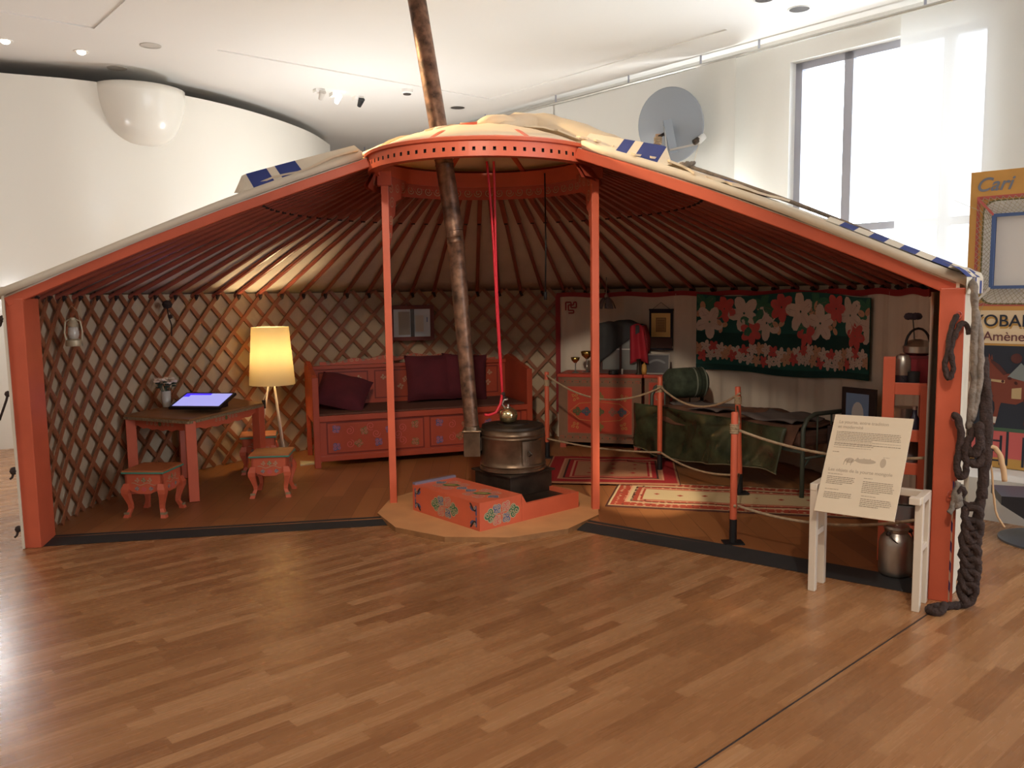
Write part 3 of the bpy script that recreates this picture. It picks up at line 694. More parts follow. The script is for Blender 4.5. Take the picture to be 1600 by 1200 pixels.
# raised block (front to back along local y) and low tray walls
mb.prism([(0, 0), (bw, 0), (bw, L1), (0, L1)], 0, zt1, OR)
block = mb.build('raised_block', hb, bevel=.004)
mb = MB()
mb.prism([(bw, 0), (W1, 0), (W1, .03), (bw, .03)], 0, zt2, OR); mb.prism([(W1-.03, .03), (W1, .03), (W1, L1-.03), (W1-.03, L1-.03)], 0, zt2, OR)
mb.prism([(bw, L1-.03), (W1, L1-.03), (W1, L1), (bw, L1)], 0, zt2, OR)
mb.add([(bw, 0, zt2), (bw+.045, 0, zt2), (bw, 0, zt1), (bw, .03, zt2), (bw+.045, .03, zt2), (bw, .03, zt1)], [(0, 1, 2), (3, 5, 4), (1, 4, 5, 2)], OR)
mb.build('tray_rim', hb)
mb = MB(); mb.prism([(bw, .03), (W1-.03, .03), (W1-.03, L1-.03), (bw, L1-.03)], .07, .082, IROND); tag(mb.build('metal_tray', hb), 'dark sheet metal tray floor')
mb = MB(); mb.box((bw/2, L1-.02, zt1+.008), (bw, .03, .016), mat('edge_grey_blue', (120, 112, 130), .5)); mb.box((W1-.015, L1-.16, zt2+.006), (.03, .30, .012), mat('edge_grey_blue', (120, 112, 130), .5)); tag(mb.build('edge_moulding', hb), 'blue grey edge strip')
orn = MB()
def big_orn(F, x, y, s):
    global orn
    for dx, c in ((-1.02, GREEN), (1.02, GREEN)):
        cloud(orn, F, x+dx*s, y, s*.62, pi if dx < 0 else 0, c, PALE, s*.06, PALE)
    for dx, dy, c in ((-.42, .34, BLU), (-.42, -.38, PINK), (.36, .40, PINK), (.38, -.36, BLU)):
        cloud(orn, F, x+dx*s, y+dy*s, s*.50, atan2(dy, dx), c, PALE, s*.055, PALE)
    disc(orn, F, x, y, s*.12, PALE, .003); disc(orn, F, x, y, s*.08, PINK, .0034)
def corner_orn(F, x, y, s, fx, fy):
    for k, c in ((0, BLU), (1, DARK)):
        ribbon(orn, F, [(x+fx*s*(.1+.9*t), y+fy*s*(.15+.35*sin(t*3+k))) for t in [i/8 for i in range(9)]], s*.22, c, .0016+k*.0004)
    ribbon(orn, F, [(x+fx*s*.1, y+fy*s*t) for t in [i/6 for i in range(7)]], s*.2, BLU, .0014)
    ribbon(orn, F, spiral(x+fx*s*.3, y+fy*s*.3, s*.2, 1.2, 0, fx*fy), s*.07, PALE, .0026)
Fl = FR((0, L1, 0), (0, -1, 0), (0, 0, 1)); Ff = FR((0, 0, 0), (1, 0, 0), (0, 0, 1)); Ft = FR((0, L1, zt1), (0, -1, 0), (1, 0, 0))
big_orn(Fl, L1*.5, zt1*.5, .098); orn.build('painted_ornament', block); orn = MB()
for cx_, cy_, fx, fy in ((.03, .02, 1, 1), (.03, zt1-.02, 1, -1), (L1-.03, .02, -1, 1), (L1-.03, zt1-.02, -1, -1)): corner_orn(Fl, cx_, cy_, .07, fx, fy); orn.build('corner_ornament', block); orn = MB()
big_orn(Ff, .185, zt1*.48, .098); orn.build('painted_ornament', block); orn = MB()
for cx_ in (.22, .56):
    for dx, dy, c in ((-1.2, 0, BLU), (1.2, 0, BLU), (-.5, .34, PINK), (.5, .34, PINK), (-.5, -.34, PINK), (.5, -.34, PINK)):
        cloud(orn, Ft, cx_+dx*.10, bw/2+dy*.2, .055, atan2(dy, dx), c, PALE, .004, PALE)
    disc(orn, Ft, cx_, bw/2, .07, GREEN, .0024, 6, .035, R(35)); disc(orn, Ft, cx_, bw/2, .05, GOLD, .0028, 6, .012, R(35)); orn.build('lid_ornament', block); orn = MB()

SX, SY = .0, 6.06
st = thing('stove', 'round rusty iron stove on a dark square base in the middle of the yurt', 'stove', (SX, SY, .116), R(41))
mb = MB(); mb.box((0, 0, .075), (.40, .40, .15), IROND); mb.box((0, 0, .155), (.44, .44, .014), IROND); mb.build('base_box', st, bevel=.004)
mb = MB(); mb.lathe([(.235, .162), (.245, .17), (.245, .185), (.238, .19), (.238, .20), (.244, .206), (.238, .212), (.235, .24), (.235, .40), (.24, .405), (.235, .41), (.235, .425), (.24, .43), (.235, .436), (.235, .46), (.225, .468)], IRON, n=48)
mb.build('drum', st, auto=50)
mb = MB(); mb.lathe([(.228, .468), (.225, .485), (.12, .492), (.12, .50), (.02, .504)], IROND, n=40); mb.build('top_plate', st, auto=50)
mb = MB(); M = Matrix.Rotation(R(-95), 4, 'Z'); pts = []
for i in range(9):
    a = R(-22+44*i/8); pts.append(M @ Vector((.243*cos(a), .243*sin(a), .30)))
mb.grid(lambda u, v: M @ Vector((.246*cos(R(-20+40*u)), .246*sin(R(-20+40*u)), .225+.17*v)), 10, 1, IRON); mb.tube([M @ Vector((.262, -.05, .33)), M @ Vector((.285, -.04, .31)), M @ Vector((.262, -.05, .29))], .006, IROND, 6)
mb.build('stove_door', st)
pp = thing('stove_pipe', 'long rusty stove pipe leaning from beside the stove up through the crown to the ceiling', 'stove pipe', (-.30, 6.04, .12))
mb = MB(); P0, P1, P2, P3 = Vector((-.297, 6.02, .60)), Vector((-.395, 6.06, 2.0)), Vector((-.47, 6.09, 2.55)), Vector((-.69, 6.16, 3.995))
def pipe_seg(name, a, b, r0, r1, col=None):
    mb = MB(); n = 24; L_ = (b-a).length; q = (b-a).to_track_quat('Z', 'Y').to_matrix().to_4x4(); M = Matrix.Translation(a) @ q
    pr = [(r0, 0)]
    for t in (.0,): pass
    pr += [(r0+(r1-r0)*t, L_*t) for t in (.25, .5, .75)] + [(r1, L_-.09), (r1+.004, L_-.085), (r1, L_-.08), (r1, L_-.05), (r1+.004, L_-.045), (r1, L_-.04), (r1, L_)]
    mb.lathe(pr, PIPE, M=M, n=n); return mb.build(name, pp, world=True, auto=50)
pipe_seg('pipe_section', P0, P1, .052, .060); pipe_seg('pipe_section', P1, P2, .063, .064); pipe_seg('pipe_section', P2, P3, .064, .066)
mb = MB(); mb.prism([(-.355, 5.96), (-.235, 5.96), (-.235, 6.08), (-.355, 6.08)], .385, .56, IRON); mb.box((-.295, 6.02, .567), (.14, .14, .014), IRON); mb.lathe([(.06, .57), (.055, .60)], IRON, (-.297, 6.02, 0), 20); mb.bar((-.25, 6.03, .47), (-.17, 6.05, .47), .09, .10, IROND)
tag(mb.build('elbow_box', pp, world=True, bevel=.004), 'square metal elbow box')
STEELG = mat('polished_pale_brass', (214, 200, 156), .16, .95)
kt = thing('kettle', 'small shiny round metal kettle standing on the stove top', 'kettle', (-.03, 6.02, .621))
mb = MB(); mb.lathe([(.035, 0), (.060, .018), (.069, .052), (.062, .088), (.034, .106), (.022, .110)], STEELG, n=28); mb.build('body', kt, smooth=True)
mb = MB(); mb.lathe([(.026, .10), (.02, .115), (.006, .12), (.010, .128), (.004, .136)], STEEL, n=20); mb.build('lid', kt, smooth=True)
mb = MB(); mb.tube([(-.02, 0, .105), (-.045, 0, .135), (-.03, 0, .165), (0, 0, .172)], .007, STEEL, 7); mb.build('spout', kt, smooth=True)
# red cords
cd = thing('red_rope', 'bright red twisted cord hanging from the crown down to the kettle', 'cord', (-.13, 5.95, 0))
for dx in (0, .036):
    mb = MB(); pts = []
    for i in range(31):
        t = i/30; x = -.155+dx*(1-t)+.085*t+.012*sin(t*5+dx*40)*(1-t); pts.append((x, 5.98+.04*t, 2.47-1.65*t))
    mb.tube(pts, .0085, RED, 7); mb.build('strand', cd, world=True, smooth=True)
mb = MB(); mb.tube([(-.070, 6.02, .84), (-.085, 6.00, .76), (-.12, 5.98, .70), (-.17, 5.96, .685), (-.20, 5.95, .69)], .010, RED, 8); mb.build('loose_end', cd, world=True, smooth=True)
mb = MB(); mb.blob((-.066, 6.02, .83), .018, HAIR, 8); mb.blob((-.060, 6.02, .805), .014, HAIR, 8); mb.build('knot', cd, world=True, smooth=True)
mb = MB(); mb.tube([(.265, 6.38, 2.44), (.268, 6.38, 1.9), (.262, 6.38, 1.54)], .006, BLACK, 6); mb.tube([(.262, 6.38, 1.56), (.262, 6.38, 1.50)], .013, BLACK, 8)
tag(mb.build('black_rope', smooth=True), 'thin black cord hanging straight down right of the red cord', 'cord')

# ================================================================== carved stools and table at the left
def scallop(x0, x1, z0, dz, n=24):
    pts = []
    for i in range(n+1):
        t = i/n; c = abs(2*t-1); pts.append((x0+(x1-x0)*t, z0 - dz*(1 if c < .35 else (.55+.2*cos((c-.35)*9) if c < .75 else .1))))
    return pts
def stool_mesh(loc, rz, label, w=.27, d=.28, h=.335):
    t = thing('carved_stool', label, 'stool', loc, rz, 'small carved stools')
    mb = MB(); mb.box((0, 0, h-.012), (w+.03, d+.03, .024), mat('stool_top', (176, 104, 62), .4, var=.15, scale=9)); mb.box((0, 0, h-.016), (w+.036, d+.036, .012), TURQ)
    mb.build('seat', t, bevel=.003)
    mb = MB(); hz = h-.024
    for sgn, ax in ((-1, 'y'), (1, 'y'), (-1, 'x'), (1, 'x')):
        half = (w if ax == 'y' else d)/2; off = (d if ax == 'y' else w)/2*sgn
        low = scallop(-half, half, hz-.115, .028)
        f = [(x, hz) for x in (half, -half)] + low
        P = lambda x, z, o: (x, o, z) if ax == 'y' else (o, x, z)
        fr = [P(x, z, off) for x, z in f]; bk = [P(x, z, off-sgn*.014) for x, z in f]; n = len(f)
        mb.add(fr+bk, [tuple(range(n)), tuple(range(n, 2*n))[::-1]] + [(i, (i+1) % n, n+(i+1) % n, n+i) for i in range(n)], OR)
        u = (1, 0, 0) if (ax == 'y' and sgn < 0) else (-1, 0, 0) if ax == 'y' else (0, 1, 0) if sgn > 0 else (0, -1, 0)
        F = FR(P(0, 0, off), u, (0, 0, 1))
        for dx in (-.045, 0, .045): cloud(mb, F, dx, hz-.045, .026, pi/2, OLIVE if dx == 0 else None, PALE, .0035)
        ribbon(mb, F, [(x, hz-.072+.008*sin(x*60)) for x in [-.09+.18*i/18 for i in range(19)]], .0035, PALE)
        for dx in (-.05, .05): cloud(mb, F, dx, hz-.105, .022, 0 if dx > 0 else pi, BLU, PALE, .003)
        disc(mb, F, 0, hz-.11, .018, PINK, .0015)
    mb.build('apron', t)
    for sx in (-1, 1):
        for sy in (-1, 1):
            mb = MB(); ox, oy = sx*(w/2-.012), sy*(d/2-.012); prof = [(0, .026), (.009, .034), (.011, .030), (.002, .023), (-.008, .019), (-.010, .017), (-.002, .018), (.009, .022), (.013, .024)]
            zz = [hz-.07, hz-.11, hz-.14, hz-.18, hz-.22, hz-.25, .04, .018, 0]
            pts = [(ox+sx*a, oy+sy*a, z) for (a, _), z in zip(prof, zz)]; o0 = len(mb.v)
            mb.path(pts, [(-1, -1), (1, -1), (1, 1), (-1, 1)], OR, ups=[(0, 1, 0)]*len(pts))
            for i, p in enumerate(pts):
                p = Vector(p)
                for j in range(4): q = Vector(mb.v[o0+i*4+j]); k = prof[i][1]; mb.v[o0+i*4+j] = (p.x+(1 if q.x > p.x else -1)*k*.8, p.y+(1 if q.y > p.y else -1)*k*.8, p.z)
            mb.box((ox+sx*.008, oy+sy*.008, hz-.115), (.045, .045, .03), mat('leg_grey_gold', (150, 128, 96), .5)); mb.box((ox+sx*.009, oy+sy*.009, .03), (.036, .036, .014), mat('leg_grey_gold', (150, 128, 96), .5))
            mb.build('leg', t)
    return t
stool_mesh((-2.575, 5.90, .022), R(-4), 'small carved stool in front of the painted table, nearest to the orange end post')
stool_mesh((-1.875, 6.44, .022), R(6), 'small carved stool with green-edged top, nearest to the floor lamp and sofa')
stool_mesh((-2.235, 7.30, .022), R(14), 'dark carved stool against the lattice beneath the floor lamp', .27, .26)

tb = thing('painted_table', 'low orange painted table with angular top against the lattice wall', 'table', (-2.6, 6.75, .022))
tp = [(-3.02, 6.46), (-2.40, 6.16), (-2.13, 7.10), (-2.50, 7.46), (-2.86, 6.98)]
mb = MB(); cx_, cy_ = sum(p[0] for p in tp)/5, sum(p[1] for p in tp)/5
TT = mat('table_top', (150, 104, 66), .45, var=.15, scale=6)
mb.prism(tp, .640, .655, TT); 
for i in range(5):
    a, b = Vector((*tp[i], .63)), Vector((*tp[(i+1) % 5], .63)); n_ = int((b-a).length/.022); d = (b-a)/n_
    for k in range(n_): mb.bar(a+d*(k+.15), a+d*(k+.85), .022, .018, mat('leg_grey_gold', (150, 128, 96), .5))
mb.build('table_top', tb, world=True)
ins = [(cx_+(x-cx_)*.92, cy_+(y-cy_)*.92) for x, y in tp]
mb = MB()
for i in range(5):
    a, b = Vector((*ins[i], 0)), Vector((*ins[(i+1) % 5], 0)); d = (b-a); Ln = d.length; d.normalize(); nn = Vector((d.y, -d.x, 0))
    low = scallop(0, Ln, .585, .04, 30) if False else [(Ln*t/24, .585-(.038*(1-abs(2*t/24-1)**3))-.006*sin(t*1.6)) for t in range(25)]
    f = [(Ln, .63), (0, .63)] + low; n = len(f)
    fr = [a+d*x+Vector((0, 0, z)) for x, z in f]; bk = [p-nn*.018 for p in fr]
    mb.add(fr+bk, [tuple(range(n)), tuple(range(n, 2*n))[::-1]] + [(k, (k+1) % n, n+(k+1) % n, n+k) for k in range(n)], OR)
    if i < 2:
        F = FR(a, d, (0, 0, 1)); cx2 = Ln/2
        for s in (-1, 1):
            for k in range(3): ribbon(mb, F, spiral(cx2+s*(.045+.045*k), .595, .016, 1.3, k, s), .004, PALE)
        disc(mb, F, cx2, .595, .018, OLIVE)
mb.build('apron', tb, world=True)
for i in range(4):
    x, y = ins[i] if i < 3 else (-2.80, 7.05)
    w = .075
    mb = MB(); mb.box((x, y, .33), (w, w, .61), OR, R([25, 25, -20, 30][i])); mb.build('leg', tb, world=True, bevel=.004)
tab = thing('tablet', 'black framed touch screen glowing blue white, lying tilted on the painted table', 'tablet', (-2.46, 6.62, .69), R(-8))
TM = Matrix.Translation((0, 0, .045)) @ Matrix.Rotation(R(16), 4, 'X')
mb = MB(); mb.box(None, (.43, .30, .022), PLASTIC, M=TM); mb.build('frame', tab, bevel=.004)
SCR = mat('screen_glow', (150, 150, 215), .2, emit=((165, 165, 235), .75)); SCB = mat('screen_blue', (60, 40, 220), .2, emit=((70, 50, 235), .9))
F = FR(TM @ Vector((-.195, -.125, .011)), TM.to_3x3() @ Vector((1, 0, 0)), TM.to_3x3() @ Vector((0, 1, 0)))
mb = MB(); rect(mb, F, 0, 0, .39, .25, SCR, .001); rect(mb, F, 0, .215, .22, .25, SCB, .0016); rect(mb, F, 0, .18, .05, .215, SCB, .0016); mb.build('screen', tab)
mb = MB(); mb.prism([(-.15, .02), (.15, .02), (.15, .12), (-.15, .12)], -.013, .035, PLASTIC); mb.build('stand', tab)
fl = thing('flower_vase', 'small glass of pale flowers standing on the painted table by the lattice wall', 'vase', (-2.80, 6.74, .677))
VG = mat('vase_glass', (200, 195, 185), .1, spec=.8); mb = MB(); mb.lathe([(.03, 0), (.032, .01), (.038, .13), (.036, .13), (.028, .012)], VG, n=18, caps=False); mb.build('glass', fl, smooth=True)
mb = MB(); random.seed(3)
for i in range(16):
    a, r = random.random()*6.28, .02+.055*random.random(); p = Vector((r*cos(a), r*sin(a), .17+.05*random.random())); mb.tube([(0, 0, .06), tuple(p)], .002, mat('stem_green', (52, 66, 42), .7), 4)
    mb.blob(tuple(p+Vector((0, 0, -.012))), .016, mat('leaf_dark', (44, 56, 40), .8), 6, (1.4, 1, .5))
mb.build('foliage', fl)
for i in range(12):
    a, r = i*.9, .02+.055*((i*37) % 10)/10; mb = MB(); p = (r*cos(a), r*sin(a), .195+.016*(i % 3))
    for k in range(6): mb.blob((p[0]+.013*cos(k*1.05), p[1]+.013*sin(k*1.05), p[2]), .017, mat('petal_pale', (226, 200, 176), .8), 6, (1, 1, .7))
    mb.build('blossom', fl)
# floor lamp
lp_ = thing('floor_lamp', 'lit floor lamp with cream conical shade on a white tripod', 'lamp', (-2.19, 7.62, .022))
SH = bpy.data.materials.new('shade_fabric'); SH.use_nodes = True; nt = SH.node_tree; nt.nodes.remove(nt.nodes['Principled BSDF'])
d_ = nt.nodes.new('ShaderNodeBsdfDiffuse'); d_.inputs[0].default_value = (.80, .68, .45, 1); t_ = nt.nodes.new('ShaderNodeBsdfTranslucent'); t_.inputs[0].default_value = (.36, .28, .14, 1)
m_ = nt.nodes.new('ShaderNodeMixShader'); m_.inputs[0].default_value = .36; nt.links.new(d_.outputs[0], m_.inputs[1]); nt.links.new(t_.outputs[0], m_.inputs[2]); nt.links.new(m_.outputs[0], nt.nodes['Material Output'].inputs[0])
mb = MB(); mb.lathe([(.205, .735), (.165, 1.258)], SH, n=48, caps=False); tag(mb.build('lamp_shade', lp_, smooth=True), 'cream fabric shade')
mb = MB(); 
for k in range(3):
    a = R(80+120*k); mb.tube([(.02*cos(a), .02*sin(a), .80), (.17*cos(a), .17*sin(a), .0)], .009, WPAINT, 8)
mb.build('tripod_legs', lp_, smooth=True)
mb = MB(); mb.lathe([(.02, .78), (.02, .90), (.012, .90)], WPAINT, n=14); mb.blob((0, 0, .955), .035, mat('warm_bulb', (255, 240, 200), .3, emit=((255, 225, 160), 3.0)), 14, (1, 1, 1.3)); mb.build('bulb_socket', lp_, smooth=True)
mb = MB(); mb.tube([(-.01, -.02, .75), (-.07, -.06, .60), (-.06, -.06, .50), (-.10, -.05, .20), (-.16, .05, .01)], .0035, WPAINT, 5); mb.box((-.066, -.062, .56), (.03, .02, .075), BLACK); mb.build('switch_cable', lp_)
pl_ = lamp('floor_lamp_bulb', 'POINT', (-2.19, 7.62, 1.03), 15, (1, .74, .40), .05)
# hurricane lantern on the lattice, dark tool hanging
ln = thing('hurricane_lantern', 'pale metal hurricane lantern hanging on the lattice beside the left end post', 'lantern', (-2.93, 5.62, 1.24), R(20))
LM = mat('lantern_metal', (190, 178, 150), .5, .4); mb = MB(); mb.lathe([(.05, 0), (.055, .01), (.05, .04), (.03, .05)], LM, n=18); mb.build('base', ln, auto=50)
mb = MB(); mb.lathe([(.028, .05), (.036, .08), (.030, .125), (.024, .13)], VG, n=16); mb.build('glass_chimney', ln, smooth=True)
mb = MB()
for s in (-1, 1): mb.tube([(s*.045, 0, .03), (s*.054, 0, .09), (s*.045, 0, .165), (s*.015, 0, .18)], .006, LM, 6)
mb.lathe([(.03, .13), (.035, .15), (.02, .175), (.02, .19)], LM, n=16); mb.build('guard_frame', ln)
mb = MB(); mb.tube([(-.045, 0, .16), (-.035, 0, .23), (0, 0, .27), (.035, 0, .23), (.045, 0, .16)], .002, LM, 4); mb.build('wire_handle', ln)
mb = MB(); mb.blob((-2.835, 6.95, 1.50), .045, HAIR, 8, (1, 1, .8)); mb.tube([(-2.835, 6.94, 1.50), (-2.825, 6.94, 1.40), (-2.80, 6.93, 1.33), (-2.805, 6.93, 1.24)], .006, HAIR, 5); mb.blob((-2.81, 6.94, 1.40), .02, HAIR, 7)
tag(mb.build('hanging_tassel', smooth=True), 'dark hair tassel hanging from the top of the lattice above the table', 'tassel')
mb = MB(); mb.prism([(-1.93, 7.49), (-1.76, 7.60), (-1.98, 7.68)], .022, .034, mat('pale_board', (196, 186, 150), .6)); tag(mb.build('floor_tile'), 'pale flat triangular board lying on the floor left of the sofa', 'board')

# ================================================================== sofa bench
sf = thing('painted_sofa', 'long orange painted wooden sofa bench with floral panels at the back of the yurt', 'sofa', (-1.747, 7.387, .022), R(19.2))
SW, SD = 2.02, .70; SO = mat('sofa_orange', (170, 70, 46), .42, var=.08, scale=5)
mb = MB(); mb.box((SW/2, .02, .26), (SW, .04, .40), SO); mb.box((SW/2, .0, .44), (SW+.01, .05, .05), SO); mb.box((SW/2, -.006, .08), (SW-.04, .03, .05), SO)
F = FR((0, -.001, 0), (1, 0, 0), (0, 0, 1))
for x0, x1 in ((.085, .98), (1.03, 1.94)):
    frame_rect(mb, F, x0, .115, x1, .405, .012, mat('panel_line', (120, 40, 30), .5)); frame_rect(mb, F, x0+.02, .135, x1-.02, .385, .004, ORD)
    xm = (x0+x1)/2; ym = .26
    for dx, dy, c, a in ((-.36, .08, BLU, 2.2), (-.36, -.08, BLU, 4), (.36, .08, OLIVE, .8), (.36, -.08, OLIVE, 5.4), (-.11, .05, OLIVE, 1), (.02, -.06, BLU, 4), (.12, .05, BLU, 1), (-.16, -.06, OLIVE, 3)):
        cloud(mb, F, xm+dx, ym+dy, .055, a, c, PINK, .005)
    for dx, dy in ((-.24, .06), (.24, .06), (0, .02), (-.24, -.06), (.24, -.06), (-.05, .09), (.2, 0)):
        ribbon(mb, F, spiral(xm+dx, ym+dy, .04, 1.5, dx*20, 1 if dx > 0 else -1), .005, PINK)
mb.build('front_panel', sf, bevel=.003)
mb = MB(); mb.box((SW/2, SD/2, .455), (SW-.06, SD-.06, .05), mat('seat_brown', (92, 54, 42), .8, var=.1)); tag(mb.build('seat', sf, bevel=.01), 'dark brown seat')
def arm(x):
    mb = MB(); prof = [(0, 0), (.055, 0), (.055, .40), (SD-.055, .40), (SD-.055, 0), (SD, 0), (SD, .86), (SD-.05, .90), (SD-.14, .92), (SD-.26, .90), (.28, .86), (.06, .83), (0, .80)]
    n = len(prof); M0 = [(x-.022, y, z) for y, z in prof]; M1 = [(x+.022, y, z) for y, z in prof]
    mb.add(M0+M1, [tuple(range(n))[::-1], tuple(range(n, 2*n))] + [(i, (i+1) % n, n+(i+1) % n, n+i) for i in range(n)][::1], SO)
    mb.box((x, .0, .405), (.055, .055, .81), SO); mb.build('armrest', sf, bevel=.004)
arm(.0); arm(SW)
mb = MB(); yb = SD-.04; mb.box((SW/2, yb, .66), (SW-.02, .03, .40), SO); mb.box((SW/2, yb-.015, .845), (SW-.02, .05, .035), SO)
F = FR((0, yb-.0165, 0), (1, 0, 0), (0, 0, 1))
for x0, x1 in ((.10, .58), (.64, 1.40), (1.46, 1.92)):
    frame_rect(mb, F, x0, .52, x1, .80, .012, mat('panel_line', (120, 40, 30), .5)); xm = (x0+x1)/2; ym = .66
    for dx, dy in ((-.06, .04), (.06, .04), (0, -.05), (-.10, -.03), (.10, -.03), (0, .08)): cloud(mb, F, xm+dx*1.2, ym+dy, .045, dx*30, None, PALE, .005)
    for sx in (-1, 1):
        cloud(mb, F, xm+sx*((x1-x0)/2-.09), ym+.07, .04, 0, None, PALE, .005)
mb.build('back_panel', sf, bevel=.003)
mb = MB(); top = [(.12, .865)] + [(.12+(SW-.24)*t/40, .885+.055*sin(pi*t/40)**1.0+.012*cos(t*.9)) for t in range(41)] + [(SW-.12, .865)]
bot = [(SW-.3, .865), (1.30, .865)] + [(1.30-.58*t/12, .865+.035*sin(pi*t/12)) for t in range(1, 12)] + [(.72, .865), (.3, .865)]
f = top+bot; n = len(f)
mb.add([(x, yb-.012, z) for x, z in f]+[(x, yb+.012, z) for x, z in f], [tuple(range(n))[::-1], tuple(range(n, 2*n))] + [(i, n+i, n+(i+1) % n, (i+1) % n) for i in range(n)], ORD)
F = FR((0, yb-.013, 0), (1, 0, 0), (0, 0, 1))
for k in range(30):
    x = .2+k*.056; ribbon(mb, F, spiral(x, .888+.045*sin(pi*(x-.12)/(SW-.24)), .02, 1.3, k*pi, 1 if k % 2 else -1), .0045, PALE if k % 3 else TURQ)
mb.build('carved_crest', sf)
def cushion(name, label, loc, rx, ry, rz, w=.48, h=.46, t=.17):
    mb = MB(); M = Matrix.Translation(loc) @ Matrix.Rotation(rz, 4, 'Z') @ Matrix.Rotation(rx, 4, 'X') @ Matrix.Rotation(ry, 4, 'Y')
    def f(sgn):
        def g(u, v):
            a, b = 2*u-1, 2*v-1; k = ((1-a**4)*(1-b**4))**.5 if abs(a) < 1 and abs(b) < 1 else 0
            s = 1+.06*(abs(a)*abs(b))**3; return M @ Vector((a*w/2*s, sgn*t/2*k*(1+.05*sin(a*7+b*5)), b*h/2*s))
        return g
    mb.grid(f(-1), 14, 14, MAROON); mb.grid(f(1), 14, 14, MAROON)
    return tag(mb.build(name, smooth=True), label, 'cushion', 'maroon cushions on the sofa')
def sfp(x, y, z): return PM[sf.name] @ Vector((x, y, z))
cushion('cushion', 'maroon cushion lying slumped in the left corner of the sofa', sfp(.29, .36, .63), R(-52), R(22), R(19), .46, .42)
cushion('cushion', 'maroon square cushion upright in the middle of the sofa behind the stove pipe', sfp(1.17, .52, .715), R(-16), 0, R(19), .46, .44)
cushion('cushion', 'maroon cushion upright in the right half of the sofa behind the red cord', sfp(1.52, .50, .71), R(-14), R(4), R(17), .44, .44)
# framed picture on the lattice
pf = thing('wall_picture', 'dark red framed picture with painted pale reflection, hanging on the lattice above the sofa', 'picture', (-1.03, 8.72, 1.12), R(14))
mb = MB(); 
for c, s in (((0, 0, .305), (.46, .03, .04)), ((0, 0, -.02), (.46, .03, .04)), ((-.21, 0, .14), (.04, .03, .30)), ((.21, 0, .14), (.04, .03, .30))): mb.box(c, s, mat('frame_dark_red', (106, 36, 28), .5))
mb.build('frame', pf, bevel=.003)
mb = MB(); F = FR((-.19, -.006, 0), (1, 0, 0), (0, 0, 1)); PG = mat('reflection_pale_blue', (176, 184, 196), .06, spec=.9); rect(mb, F, 0, 0, .38, .285, PG);  # window reflection in the glass, painted as flat colours
rect(mb, F, .05, .02, .17, .26, mat('reflection_grey', (150, 140, 128), .1), .0016); rect(mb, F, .175, .0, .215, .285, mat('reflection_dark_band', (52, 40, 38), .1), .002); rect(mb, F, .225, .05, .31, .22, mat('reflection_pale', (196, 186, 172), .1), .0022); rect(mb, F, .342, .15, .354, .20, BLU, .0024)
mb.build('print', pf)  # carries the painted window reflection

# ================================================================== chests and what stands on them (right back)
CHG = mat('chest_grey_gold', (132, 96, 72), .55, var=.1, scale=8); CHR = mat('chest_red', (190, 66, 42), .5, var=.1, scale=6)
def chest(label, x, y, rz, w, d, h, big):
    t = thing('painted_chest', label, 'chest', (x, y, .022), rz)
    mb = MB(); mb.box((w/2, d/2, .06+(h-.09)/2), (w, d, h-.09), CHR)
    fr_ = [FR((0, -.0, 0), (1, 0, 0), (0, 0, 1)), FR((w, 0, 0), (0, 1, 0), (0, 0, 1))]
    for k, F in enumerate(fr_):
        W_ = (w, d)[k]; b_ = .09 if big else .04
        for a, b, c, e in ((0, .06, W_, .06+b_), (0, h-.03-b_, W_, h-.03), (0, .06+b_, b_, h-.03-b_), (W_-b_, .06+b_, W_, h-.03-b_)): rect(mb, F, a, b, c, e, CHG, .0008)
        frame_rect(mb, F, b_, .06+b_, W_-b_, h-.03-b_, .008, ORD, .0014)
        n = max(3, int(W_/.07))
        for i in range(n):
            X = W_*(i+.5)/n
            for Y in (.06+b_/2, h-.03-b_/2): ribbon(mb, F, [(X-.02, Y-.012), (X-.02, Y+.012), (X+.015, Y+.012), (X+.015, Y-.006), (X-.006, Y-.006)], .005, CHR, .0016); disc(mb, F, X+.028, Y, .005, DARK, .0018)
        if big and k == 0:
            xm, ym = W_/2, h/2
            for dx, dy, c in ((-.24, .14, None), (.24, .14, None), (-.24, -.14, None), (.24, -.14, None), (0, .15, GOLD), (0, -.15, GOLD), (-.13, 0, BLU), (.13, 0, PINK), (.22, 0, BLU), (-.22, 0, OLIVE), (0, 0, OLIVE)):
                cloud(mb, F, xm+dx, ym+dy, .062, atan2(dy, dx), c and mat('chest_' + c.name, tuple(int(v*.75) for v in {'painted_gold': (198, 150, 74), 'painted_blue': (74, 92, 138), 'painted_pink': (220, 112, 104), 'painted_olive': (112, 106, 60)}[c.name]), .5), OLIVE if c else GOLD, .005)
            for s in (-1, 1): ribbon(mb, F, [(xm+s*.30, ym+.0), (xm+s*.20, ym+.08), (xm, ym+.10)], .005, GOLD); ribbon(mb, F, [(xm+s*.30, ym), (xm+s*.2, ym-.08), (xm, ym-.10)], .005, GOLD)
        else:
            for Y in (.2, .36, .52): ribbon(mb, F, [(W_/2-.05, Y-.05), (W_/2-.05, Y+.05), (W_/2+.05, Y+.05), (W_/2+.05, Y-.02), (W_/2-.01, Y-.02), (W_/2-.01, Y+.02)], .01, PALE, .0018)
    mb.build('body', t)
    mb = MB(); mb.box((w/2, d/2, h-.015), (w+.02, d+.02, .03), CHR); mb.build('lid', t, bevel=.004)
    for px, py in ((.04, .04), (w-.04, .04), (.04, d-.04), (w-.04, d-.04)): 
        mb = MB(); mb.box((px, py, .03), (.06, .06, .06), ORD); mb.build('foot', t)
    if big: mb = MB(); mb.box((w*.47, -.006, h-.07), (.022, .012, .05), DARK); mb.build('latch', t)
    return t
